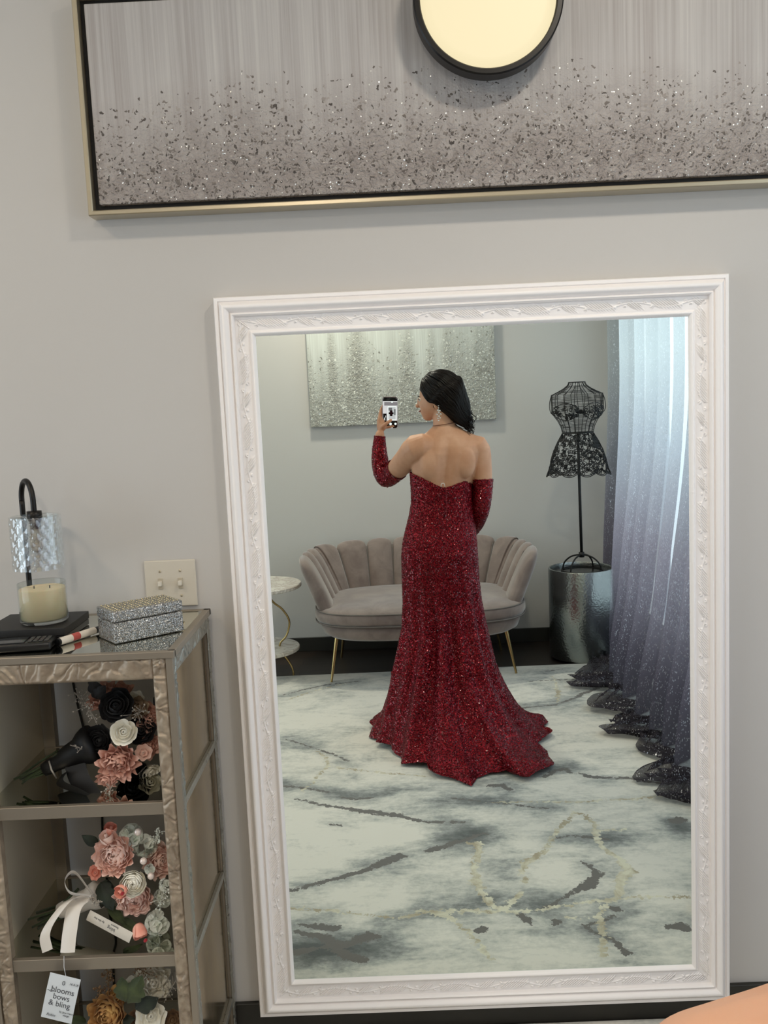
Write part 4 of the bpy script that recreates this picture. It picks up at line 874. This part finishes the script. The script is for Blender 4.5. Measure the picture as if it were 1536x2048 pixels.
# skirt
def f_sk(q, z):
    zs = [1.085, 1.12, 1.18, 1.23, 1.28, 1.33]; a_ = np.interp(z, zs, [.186, .172, .158, .142, .118, .089]); b_ = a_*.66
    return np.array((ox+a_*math.cos(q), b_*math.sin(q), z-z0))
mb = MB(); rr = random.Random(3)
for i in range(640):
    q = rr.uniform(0, 2*pi); z = 1.10+.225*rr.random()**1.1; a_ = float(np.interp(z, [1.085, 1.33], [.18, .09])); r = rr.uniform(.007, .0135)
    curl(lambda u, v: f_sk(u/a_, v), q*a_, z, r, rr.uniform(.7, 1.25), rr.uniform(0, 6.3), .0024, mb, rr.choice((-1, 1)))
for i in range(11):
    q0 = i*2*pi/11
    for dz in (0, .008): mb.tube(np.array([f_sk(q0+t*2*pi/11, 1.102-.020*math.sin(pi*t)+dz) for t in np.linspace(0, 1, 9)]), .0026, 5)
for q0 in np.linspace(0, 2*pi, 12, endpoint=False): mb.tube(np.array([f_sk(q0, z) for z in np.linspace(1.325, 1.1, 12)]), .0019, 5)
mb.build('scroll_skirt', M_wire, mf)

# ------------------------------------------------------------------ sheer ombre curtain along the window
M_curt = P('ombre_sheer', 'd0d0d6', .6); k = NT(M_curt); out = k.t.nodes['Material Output']
g = k.n('ShaderNodeNewGeometry'); sp = k.n('ShaderNodeSeparateXYZ'); k.set(sp, 0, k.coord()); zz = k.math('ADD', sp.outputs[2], k.math('MULTIPLY', k.math('SUBTRACT', k.noise(k.coord(), 2.0, 3), .5), .25))
dye = k.ramp(k.math('DIVIDE', zz, 2.2), [(.0, lin('47434a')), (.12, lin('504a53')), (.36, lin('766e76')), (.60, lin('9b9ca2')), (.80, lin('b2b5b6'))])
wv = k.n('ShaderNodeTexVoronoi', {'Vector': k.coord(scale=(1, 1, .5)), 'Scale': 330.0}); cs = k.n('ShaderNodeSeparateColor'); k.set(cs, 0, wv.outputs['Color'])
glit = k.math('GREATER_THAN', cs.outputs[0], .92)
dif = k.n('ShaderNodeBsdfDiffuse', {'Color': dye}); trl = k.n('ShaderNodeBsdfTranslucent', {'Color': dye}); gls = k.n('ShaderNodeBsdfGlossy', {'Color': (.9, .9, .95, 1), 'Roughness': .35}); trp = k.n('ShaderNodeBsdfTransparent', {'Color': (1, 1, 1, 1)})
m1 = k.n('ShaderNodeMixShader', {0: .55}); k.set(m1, 1, dif); k.set(m1, 2, trl)
m2 = k.n('ShaderNodeMixShader'); k.set(m2, 0, k.math('MULTIPLY', glit, .32)); k.set(m2, 1, m1); k.set(m2, 2, gls)
m3 = k.n('ShaderNodeMixShader', {0: .17}); k.set(m3, 1, m2); k.set(m3, 2, trp); k.set(out, 'Surface', m3)
NP, NS, NZ = 21, 560, 150
def curtain(name, y0, y1, label, seed, np_, ns):
    s = np.linspace(0, 1, ns); t = np.linspace(0, 1.09, NZ); S, Tt = np.meshgrid(s, t, indexing='ij'); Ht = 2.66
    z = Ht*(1-np.minimum(Tt, 1.0)); drop = smooth(1.75, .06, z); low = smooth(.55, .0, z)
    ph = S*np_*2*pi+1.6*np.sin(S*9+seed)+.7*np.sin(S*23); am = .046+.010*drop
    wob = fbm(S*14, z*1.2, seed)-.5
    x = 1.345-.05*drop-(.085*drop**1.3+.06*low)*smooth(.04, .3, S) + am*np.sin(ph+.8*wob*drop) + .03*wob*drop
    y = y0+(y1-y0)*S + am*.35*np.cos(ph*1.0+.5) + .04*low**1.5
    ex = np.maximum(Tt-1, 0)*Ht                                    # cloth lying on the rug
    hemn = fbm(S*20, S*0, seed+4)
    x = x-ex*(.2+.95*hemn)*(1+.5*(S < .3))+.02*np.sin(S*60)*(ex > 0)*ex/.1; y = y+ex*.35*np.sin(S*31+seed)
    zz = z+.0145+(.012+.045*np.abs(np.sin(ex*38+S*45+3*hemn)))*np.clip(ex/.03, 0, 1)*(1-.35*np.clip(ex/.24, 0, 1))
    zz = zz+.010*np.abs(np.sin(ph*.5))*low*(ex <= 0)
    o = MB().grid(np.stack([x, y, zz], -1)).build(name, M_curt); return tag(o, label, 'curtain')
curtain('sheer_curtain', -1.40, 1.98, 'sheer curtain fading from white to plum grey with glittery pleats, puddling on the rug', 2, 14, 720)
tag(MB().tube([(1.285, -1.47, 2.70), (1.285, 2.15, 2.70)], .012, 14).build('curtain_rod', M_black), 'black curtain rod above the window wall, out of the picture', 'curtain rod')

# ------------------------------------------------------------------ the woman taking the picture over her shoulder
woman = empty('person', (.20, .19, 0), 'woman in a strapless red sequined gown and sleeves, holding up a phone', 'person')
WO = np.array((.20, .19, 0))
def ell(cx_, cy_, a_, b_, z, n=48, e=2.0, back=None):
    q = np.linspace(0, 2*pi, n, endpoint=False); c, s = np.cos(q), np.sin(q); x = a_*np.sign(c)*np.abs(c)**(2/e); y = b_*np.sign(s)*np.abs(s)**(2/e)
    if back: y = y-2.2*back*np.exp(-(x/.026)**2)*(s > 0)
    return np.c_[cx_+x-WO[0], cy_+y-WO[1], np.full(n, z)]
def voxel(parts, size, name, mat, parent, it=8, fac=.5):
    mb = MB()
    for p in parts:
        for v, f in p: mb.add(v, f)
    o = mb.build('tmp', mat)
    md = o.modifiers.new('r', 'REMESH'); md.mode = 'VOXEL'; md.voxel_size = size; md.use_smooth_shade = True
    ms = o.modifiers.new('s', 'SMOOTH'); ms.factor = fac; ms.iterations = it
    bpy.context.view_layer.update(); me = bpy.data.meshes.new_from_object(o.evaluated_get(bpy.context.evaluated_depsgraph_get())); bpy.data.objects.remove(o)
    me.name = name; me.materials.clear(); me.materials.append(mat); me.polygons.foreach_set('use_smooth', [True]*len(me.polygons))
    r = bpy.data.objects.new(name, me); COL.objects.link(r); r.parent = parent; return r
def limb(pts, n=24, seg=26):
    """pts: (x, y, z, r)"""
    c = catmull(pts, seg); p3 = c[:, :3]-WO; r = c[:, 3]; mb = MB(); mb.tube(p3, r, n); mb.ball(tuple(p3[0]), r[0]*.98, 16, 12); mb.ball(tuple(p3[-1]), r[-1]*.98, 16, 12); return (np.concatenate(mb.v), mb.f)
def blob(c, r):
    mb = MB(); mb.ball(tuple(np.array(c)-WO), r, 24, 16); return (np.concatenate(mb.v), mb.f)
tor = MB(); tor.loft([ell(*q) for q in (
    (.192, .19, .150, .105, .80), (.192, .195, .158, .112, .87), (.196, .19, .148, .100, .95), (.204, .19, .132, .086, 1.03), (.212, .19, .128, .084, 1.10))] +
    [ell(*q, back=bk) for q, bk in (((.215, .19, .130, .088, 1.16), .006), ((.220, .19, .136, .091, 1.20), .009), ((.226, .198, .144, .093, 1.25), .012), ((.233, .203, .152, .092, 1.29), .012), ((.240, .206, .162, .086, 1.325), .009), ((.245, .206, .160, .076, 1.355), .006), ((.247, .202, .148, .066, 1.380), .004), ((.245, .195, .122, .057, 1.400), 0), ((.241, .186, .082, .051, 1.422), 0), ((.238, .175, .052, .047, 1.445), 0), ((.234, .171, .047, .048, 1.475), 0), ((.230, .167, .047, .050, 1.51), 0), ((.228, .162, .050, .054, 1.55), 0))])
R_ARM = [(.170, .212, 1.343, .054), (.114, .228, 1.356, .0625), (.066, .160, 1.305, .055), (.020, .075, 1.255, .048), (-.026, .018, 1.212, .040), (-.046, .004, 1.225, .0385), (-.058, .000, 1.275, .0365), (-.060, -.002, 1.330, .031), (-.057, -.003, 1.385, .024), (-.054, -.004, 1.412, .0215)]
L_ARM = [(.325, .200, 1.340, .052), (.376, .203, 1.345, .0525), (.392, .198, 1.27, .046), (.394, .203, 1.18, .042), (.384, .208, 1.085, .037), (.372, .180, 1.035, .0365), (.356, .120, .985, .034), (.336, .050, .935, .026), (.328, .025, .918, .022)]
parts = [(np.concatenate(tor.v), tor.f), limb(R_ARM), limb(L_ARM)]
# shoulder blades, breasts, buttocks
parts += [blob((.166, .262, 1.285), (.050, .030, .072)), blob((.314, .262, 1.285), (.048, .030, .072)), blob((.160, .118, 1.235), (.055, .050, .052)), blob((.275, .118, 1.235), (.055, .050, .052)), blob((.145, .262, .86), (.066, .052, .075)), blob((.238, .262, .86), (.066, .052, .075))]
# legs under the gown
for sx_, sgn in ((.13, -1), (.255, 1)):
    parts.append(limb([(sx_, .19, .84, .082), (sx_, .185, .66, .070), (sx_+.004*sgn, .18, .50, .052), (sx_, .19, .35, .050), (sx_, .20, .18, .034), (sx_, .20, .11, .031)]))
    parts.append(limb([(sx_, .205, .105, .030), (sx_, .15, .065, .030), (sx_, .08, .038, .024), (sx_, .05, .034, .018)], 16, 14))
# head, turned to her right (towards the phone)
hx, hy = .222, .158
HT = math.radians(17)
def hrot(x, y): return hx+(x-hx)*math.cos(HT)-(y-hy)*math.sin(HT), hy+(x-hx)*math.sin(HT)+(y-hy)*math.cos(HT)
def hblob(c, r): q = hrot(c[0], c[1]); return blob((q[0], q[1], c[2]), r)
def turn(o):
    for v in o.data.vertices:
        q = hrot(v.co.x+WO[0], v.co.y+WO[1]); v.co.x, v.co.y = q[0]-WO[0], q[1]-WO[1]
    return o
parts += [hblob((hx, hy, 1.588), (.090, .076, .088)), hblob((hx-.030, hy, 1.555), (.066, .066, .078)), hblob((hx-.050, hy-.004, 1.520), (.043, .048, .048)), hblob((hx-.058, hy-.006, 1.490), (.027, .030, .022)), hblob((hx-.002, hy, 1.512), (.046, .050, .040)), hblob((hx-.103, hy, 1.537), (.013, .0115, .0095)), hblob((hx-.096, hy, 1.553), (.010, .008, .022)), hblob((hx-.080, hy-.007, 1.585), (.016, .034, .012)), hblob((hx-.082, hy-.007, 1.512), (.014, .020, .010)), hblob((hx-.060, hy+.026, 1.535), (.026, .022, .024)), hblob((hx-.060, hy-.040, 1.535), (.026, .022, .024)), hblob((hx+.002, hy+.070, 1.545), (.016, .008, .027)), hblob((hx+.002, hy-.072, 1.545), (.016, .008, .027))]
# right hand round the phone
parts += [blob((-.050, -.016, 1.450), (.018, .014, .032)), blob((-.047, -.018, 1.470), (.020, .011, .024)), blob((-.040, -.006, 1.446), (.017, .014, .020)),
    limb([(-.046, -.004, 1.440, .0115), (-.036, .008, 1.452, .0100), (-.020, .015, 1.463, .0088), (-.006, .0145, 1.472, .0078), (.000, .013, 1.476, .0070)], 14, 16),
    limb([(-.053, -.014, 1.475, .0090), (-.050, -.018, 1.500, .0085), (-.042, -.024, 1.528, .0078), (-.030, -.026, 1.548, .0070), (-.022, -.025, 1.556, .0064)], 14, 16),
    limb([(-.046, -.018, 1.478, .0090), (-.038, -.026, 1.503, .0086), (-.020, -.030, 1.525, .0080), (-.002, -.029, 1.537, .0072), (.006, -.027, 1.541, .0066)], 14, 16),
    limb([(-.040, -.020, 1.466, .0088), (-.028, -.030, 1.485, .0084), (-.008, -.033, 1.500, .0078), (.010, -.031, 1.508, .0070), (.018, -.029, 1.511, .0064)], 14, 16),
    limb([(-.040, -.014, 1.448, .0085), (-.026, -.018, 1.443, .0078), (-.010, -.014, 1.4445, .0070), (.004, -.008, 1.4465, .0064), (.010, -.005, 1.447, .0058)], 14, 16)]
# left hand hanging in front of the hip
parts += [blob((.320, .000, .895), (.015, .026, .034)), limb([(.322, .010, .905, .0105), (.305, -.004, .885, .0095), (.296, -.012, .866, .0080)], 14, 12)]
for i, (yy, ll) in enumerate(((-.020, .070), (-.006, .078), (.007, .072), (.019, .058))):
    parts.append(limb([(.320, yy, .875, .0085), (.316, yy-.006, .875-ll*.45, .0080), (.306, yy-.010, .875-ll*.8, .0070), (.296, yy-.012, .875-ll, .0062)], 14, 14))
voxel([[p] for p in parts], .0032, 'body', M_skin, woman, 10, .5)
M_eyew = P('eye_white', 'e6ddd6', .25); M_iris = P('brown_iris', '2a160d', .15)
for sg in (-1, 1):
    ec = np.array((hx-.0795, hy+sg*.0300, 1.5625))-WO
    turn(MB().ball(tuple(ec), (.0115, .0135, .0085), 20, 14).build('eye', M_eyew, woman))
    turn(MB().ball(tuple(ec+np.array((-.0088, sg*.001, -.0005))), (.0032, .0048, .0048), 14, 10).build('iris', M_iris, woman))
    arcp = [tuple(ec+np.array((-.0125+.010*(u*u), .0150*u, .0048*(1-u*u)+.0005))) for u in np.linspace(-1, 1, 9)]
    turn(MB().tube(arcp, .0017, 6).build('eyelashes', M_hair, woman))
    arcb = [tuple(ec+np.array((-.0135+.012*(u*u), .0175*u, .0175-.004*u*u))) for u in np.linspace(-1, 1, 9)]
    turn(MB().tube(arcb, [.0008, .0016, .002, .0022, .0024, .0022, .002, .0015, .0008], 6).build('eyebrow', M_hair, woman))
turn(MB().tube([(hx-.0955+.010*u*u-WO[0], hy+.020*u-WO[1], 1.5125+.003*u*u) for u in np.linspace(-1, 1, 11)], [.0012, .0026, .0036, .0042, .0045, .0044, .0045, .0042, .0036, .0026, .0012], 8).build('lips', M_lip, woman))

# hair: a cap close to the skull and swept strands falling behind her shoulder
hr = MB(); rr = np.random.default_rng(11)
HC = np.array((hx+.004, hy, 1.590)); HR = np.array((.0965, .086, .0955))
def hairline(x, z): return z-(1.600-(x-.125)*1.05)          # >0 above the hairline plane (seen side on)
A_, B_ = np.meshgrid(np.linspace(0, 2*pi, 72, endpoint=False), np.linspace(-.85, pi/2-.01, 40), indexing='ij')
Pc = HC+HR*np.stack([np.cos(B_)*np.cos(A_), np.cos(B_)*np.sin(A_), np.sin(B_)], -1)
hl = hairline(Pc[..., 0], Pc[..., 2]); keep = hl > -.006; Pc = HC+(Pc-HC)*(1-.12*smooth(.016, -.004, hl))[..., None]
F = []
for i in range(72):
    for j in range(39):
        ids = [(i, j), ((i+1) % 72, j), ((i+1) % 72, j+1), (i, j+1)]
        if all(keep[a_, b_] for a_, b_ in ids): F.append(tuple(a_*40+b_ for a_, b_ in ids))
hr.add(Pc.reshape(-1, 3)-WO, F)
HPATH = catmull([(hx+.006, hy, 1.592, .0945), (.252, .166, 1.575, .090), (.278, .180, 1.540, .076), (.302, .192, 1.502, .056), (.325, .198, 1.465, .036), (.345, .202, 1.430, .012)], 40)
hr.tube(HPATH[4:, :3]-WO, HPATH[4:, 3]*np.array([1]*36), 26)
AX = np.array((.68, .17, -.71)); AX /= np.linalg.norm(AX); U1 = np.cross(AX, [0, 1., 0]); U1 /= np.linalg.norm(U1); U2 = np.cross(AX, U1)
def strand(phi, a0, tend, w_, amp, off):
    pts = []
    rd = math.cos(phi)*U1+math.sin(phi)*U2
    for a_ in np.linspace(a0, pi/2, 6):
        d = -AX*math.cos(a_)+rd*math.sin(a_); pts.append(HC+np.array((.0960, .086, .0955))*d*(1.02+off))
    for t in np.linspace(.12, tend, 7):
        ii = min(t, 1)*39; i_ = int(min(ii, 38)); f_ = ii-i_; c = HPATH[i_]*(1-f_)+HPATH[i_+1]*f_
        wob_ = amp*math.sin(t*13+phi*3); pts.append(c[:3]+rd*(c[3]*(1.02+off)+wob_)+AX*0+np.cross(AX, rd)*wob_*1.5+(AX*(t-1)*.12 if t > 1 else 0))
    c = catmull(pts, 34); t = np.linspace(0, 1, 34)
    ok = hairline(c[:, 0], c[:, 2]) > -.002; i0 = int(np.argmax(ok)) if ok.any() else 0
    ok2 = np.where(~ok)[0]; i0 = max(i0, (ok2.max()+1 if len(ok2) and ok2.max() < 22 else i0)); c = c[i0:]; t = t[i0:]
    if len(c) < 8 or (~ok[i0:]).any() or hairline(c[0, 0]-.004, c[0, 2]) < 0: return
    hr.tube(c-WO, np.interp(t, [t[0], t[0]+.08, .8, 1], [.0012, w_, w_*.8, .0005]), 6)
for i in range(560):
    strand(rr.uniform(0, 2*pi), rr.uniform(.05, 1.35), rr.uniform(.72, 1.12), rr.uniform(.0022, .0042), rr.uniform(.001, .005), rr.uniform(0, .05))
for i in range(46):       # loose curls at the ends
    b = np.array((.335+.012*rr.normal(), .205+.014*rr.normal(), 1.480+.02*rr.normal())); t = np.linspace(0, 1, 30); c = b+np.stack([.008*np.sin(t*9+i)+.014*t, .006*np.cos(t*9+i), -.060*t+.01*rr.normal()*t], 1); hr.tube(c-WO, .0026*(1-t*.75), 5)
hr.build('hair', M_hair, woman)

# clothes
SEQ_N = 440
hem = [(-.164, .091), (-.150, .17), (-.115, .243), (-.085, .31), (-.048, .365), (-.027, .45), (.03, .53), (.078, .567), (.178, .665), (.264, .765), (.305, .69), (.345, .645), (.409, .63), (.455, .69), (.50, .73), (.55, .67), (.591, .604), (.622, .52), (.619, .413), (.575, .35), (.631, .296), (.665, .18), (.671, .054), (.61, .0), (.559, -.029), (.575, -.13), (.560, -.235), (.46, -.33), (.30, -.37), (.12, -.33), (-.02, -.22), (-.11, -.08)]
C0 = np.array((.20, .19)); hv = np.array(hem)-C0; ha = np.arctan2(hv[:, 1], hv[:, 0]); hrad = np.hypot(hv[:, 0], hv[:, 1]); o_ = np.argsort(ha); ha, hrad = ha[o_], hrad[o_]
TH = np.linspace(-pi, pi, SEQ_N, endpoint=False)
rh = np.interp(TH, np.r_[ha-2*pi, ha, ha+2*pi], np.r_[hrad, hrad, hrad])
DZ = [1.27, 1.22, 1.16, 1.11, 1.05, 1.0, .945, .878, .78, .66, .55, .44, .327, .257, .187, .12][::-1]
DCX = [.2115, .2115, .212, .212, .206, .200, .194, .190, .190, .194, .200, .198, .195, .195, .197, .20][::-1]
DA = [.139, .138, .1375, .1385, .146, .155, .165, .171, .1735, .176, .187, .208, .232, .249, .27, .30][::-1]
DB = [.105, .102, .099, .096, .099, .104, .114, .124, .126, .126, .138, .160, .19, .21, .235, .27][::-1]
DCY = [.182, .184, .188, .190, .194, .198, .204, .207, .200, .195, .195, .20, .205, .21, .22, .23][::-1]
def dring(z, th):
    cx_, a_, b_, cy_ = (np.interp(z, DZ, q) for q in (DCX, DA, DB, DCY)); e = 2.15; c, s = np.cos(th), np.sin(th); r = (np.abs(c/a_)**e+np.abs(s/b_)**e)**(-1/e)
    return cx_+r*c, cy_+r*s
backz = lambda th: 0
def ztop(th):
    x = np.cos(th); y = np.sin(th); b = smooth(-.7, -.1, y); xx = (x*.138)-.012
    zb = 1.179+np.where(xx < 0, 1.05, .66)*np.abs(xx)**1.45; return zb*b+(1.262-.01*np.cos(th*4))*(1-b)
rows = []
NT_, NBt = 250, 170
zt = np.minimum(ztop(TH), 1.262)
fold = lambda th, z: (.55*np.sin(th*9+1.1*np.sin(th*3))+.45*np.sin(th*15+2+1.5*np.sin(th*2)))
for t in np.linspace(0, 1, NT_):
    z = zt*(1-t)+.34*t; x, y = dring(z, TH); am = .018*smooth(.85, .34, z)+.0015; f = fold(TH, z)*am; f = f+.004*(fbm(TH*2.5+9, z*9, 5)-.5)
    rows.append(np.stack([x+np.cos(TH)*f, y+np.sin(TH)*f, z], 1))
x0, y0_ = dring(np.full(SEQ_N, .34), TH); r0x, r0y = x0, y0_
hxp, hyp = C0[0]+np.cos(TH)*rh, C0[1]+np.sin(TH)*rh
Ld = np.hypot(hxp-x0, hyp-y0_)
for t in np.linspace(0, 1, NBt)[1:]:
    q = 1.0+.9*np.clip((Ld-.10)/.25, 0, 1); pz = .34*(1-t)**q; ph = t**(1.15)
    x = x0*(1-ph)+hxp*ph; y = y0_*(1-ph)+hyp*ph; am = .018+.016*t; f = fold(TH, 0)*am*(1-.5*t)
    low = smooth(.12, .0, pz)
    wav = .030*(np.sin(TH*11+t*5)*.5+.5)**1.5*low*(1-.35*t)+.022*(fbm(TH*3+3, t*4+TH*0, 8))*low
    curl_ = .022*smooth(.93, 1.0, t)*(np.sin(TH*7+1)*.5+.5)
    z = .017+pz+wav*smooth(1.02, .9, t)+curl_
    x = x+np.cos(TH)*f+.012*np.sin(TH*17)*low*t; y = y+np.sin(TH)*f
    rows.append(np.stack([x, y, np.maximum(z, .016)], 1))
D3 = np.array(rows)
jit = rng.normal(size=D3.shape)*.0008; D3 = D3+jit
mb = MB().grid((D3-WO).transpose(1, 0, 2), closeu=True)
inner = D3.copy(); cxy = np.array((.2, .19)); 
dress = mb.build('gown', M_seq, woman)
md = dress.modifiers.new('thickness', 'SOLIDIFY'); md.thickness = .003; md.offset = -1
zp = MB().tube(catmull([tuple(np.array((.226, .2905, 1.180))-WO), tuple(np.array((.226, .292, 1.10))-WO), tuple(np.array((.222, .303, 1.0))-WO)], 10), .0008, 6); zp.build('zip', P('dark_red_zip', '7a0a18', .5), woman)
MB().tube(catmull([tuple(np.array(q)-WO) for q in ((.205, .286, 1.183), (.207, .290, 1.196), (.218, .291, 1.198), (.222, .287, 1.184))], 20), .0016, 6).build('hanger_loop', P('white_ribbon', 'e8ded6', .5), woman)
def sleeve(arm, t0, t1, extra, slant):
    c = catmull(arm, 160); i0, i1 = int(t0*160), int(t1*160); c = c[i0:i1]; pts = c[:, :3]-WO; r = c[:, 3]+extra
    mb = MB(); mb.tube(pts, r, 60, cap=False); V = mb.v[0]; V += rng.normal(size=V.shape)*.0008
    o = mb.build('sleeve', M_seq, woman); m_ = o.modifiers.new('thickness', 'SOLIDIFY'); m_.thickness = .002; m_.offset = 1; return o
sleeve(R_ARM, .335, .965, .0042, 0); sleeve(L_ARM, .345, .97, .0042, 0)
# jewellery
M_diam = P('crystal', 'e8e4dc', .08, .7)
nk = [(.237+.0525*math.cos(q), .1745+.0515*math.sin(q), 1.452+.006*math.cos(q)) for q in np.linspace(0, 2*pi, 48, endpoint=False)]
MB().tube(np.array(nk)-WO, .0014, 6, closed=True).build('necklace', P('dark_chain', '6a4030', .35, .6), woman)
mb = MB(); ex, ey = hx-.012, hy+.083
for q, (dx, dz, r) in enumerate(((0, 0, .0035), (0, -.010, .003), (-.004, -.020, .004), (.005, -.022, .004), (0, -.030, .0045), (-.008, -.038, .004), (.008, -.037, .004), (0, -.046, .0045), (-.005, -.055, .0035), (.005, -.054, .0035), (-.002, -.065, .004))):
    mb.ball((ex+dx-WO[0], ey-WO[1], 1.535+dz), r, 8, 6)
mb.tube([(ex-WO[0], ey-WO[1], 1.537), (ex-WO[0], ey-WO[1], 1.475)], .0009, 5); mb.build('earring', M_diam, woman)

# phone in her right hand; its front camera is the camera of this picture
phn = bpy.data.objects.new('phone', None); COL.objects.link(phn); phn.matrix_world = CAMM @ Matrix.Translation((0, -.0655, .0015)); tag(phn, 'smartphone held up in her right hand, its lit screen showing the mirror', 'phone')
def rrect(w_, h_, r, z0_, z1_, mat, name, cx_=0, cy_=0):
    q = []
    for sx_, sy_, a0 in ((1, 1, 0), (-1, 1, pi/2), (-1, -1, pi), (1, -1, 3*pi/2)):
        for a_ in np.linspace(a0, a0+pi/2, 8): q.append((cx_+sx_*(w_/2-r)+r*math.cos(a_), cy_+sy_*(h_/2-r)+r*math.sin(a_)))
    q = np.array(q); e = min(.0008, abs(z1_-z0_)/3); c_ = np.array((cx_, cy_)); sh_ = lambda k_: c_+(q-c_)*k_
    rings = [np.c_[sh_(1-e*25), np.full(len(q), z0_)], np.c_[q, np.full(len(q), z0_+e)], np.c_[q, np.full(len(q), z1_-e)], np.c_[sh_(1-e*25), np.full(len(q), z1_)]]
    return MB().loft(rings).build(name, mat, phn, angle=40)
def em(name, col, st):
    m = P(name, '000000', .2); b_ = m.node_tree.nodes['Principled BSDF']; b_.inputs['Emission Color'].default_value = lin(col); b_.inputs['Emission Strength'].default_value = st; return m
# local +z points away from the mirror: the glass front is at z = 0
rrect(.0700, .1455, .0105, .0003, .0080, P('phone_metal', '8d7c80', .3, .8), 'body'); rrect(.0665, .142, .009, -.0002, .0006, P('phone_glass', '050506', .08), 'glass_front')
def scr(px0, px1, py0, py1, mat, name, r=.0004, lay=1):
    f_ = .0700/298; return rrect((px1-px0)*f_, (py1-py0)*f_, r, -.0002-.0003*lay, -.0001, mat, name, ((px0+px1)/2-429)*f_, -((py0+py1)/2-432)*f_)
scr(287, 573, 205, 592, em('screen_wall', 'f2e9ec', .9), 'picture')
scr(315, 572, 222, 292, em('screen_art', '9c9397', .8), 'picture_art', lay=2); scr(448, 490, 206, 238, em('screen_white', 'ffffff', 1.1), 'picture_lamp', .0045, 3)
scr(384, 552, 308, 582, em('screen_white', 'ffffff', 1.1), 'picture_frame', lay=2); scr(396, 542, 322, 566, em('screen_grey', 'd8d4d6', .9), 'picture_mirror', lay=3)
scr(398, 470, 335, 392, em('screen_mid', '8a8688', .7), 'picture_canvas', lay=4); scr(425, 478, 385, 500, em('screen_red', '2a0a10', .5), 'picture_gown', .003, 5); scr(402, 500, 425, 462, em('screen_dark', '1c1518', .4), 'picture_sofa', .002, 4); scr(508, 540, 360, 480, em('screen_mid', '8a8688', .7), 'picture_curtain', .002, 4)
scr(292, 362, 450, 590, em('screen_dark', '1c1518', .4), 'picture_cabinet', lay=2); scr(310, 335, 530, 580, em('screen_grey', 'd8d4d6', .9), 'picture_flowers', .002, 3); scr(335, 350, 490, 530, em('screen_grey', 'd8d4d6', .9), 'picture_flowers', .0015, 3)
scr(415, 465, 632, 682, em('screen_white', 'ffffff', 1.1), 'shutter_button', .0058); scr(515, 560, 632, 678, em('screen_white', 'ffffff', 1.1), 'flip_button', .0052); scr(305, 333, 640, 666, em('screen_mid', '8a8688', .7), 'thumbnail', .002); scr(398, 482, 724, 738, em('screen_white', 'ffffff', 1.1), 'home_bar', .0012)
scr(288, 304, 150, 168, em('screen_mid', '8a8688', .7), 'status_icon', .0015); scr(545, 560, 150, 168, em('screen_mid', '8a8688', .7), 'status_icon', .0015)
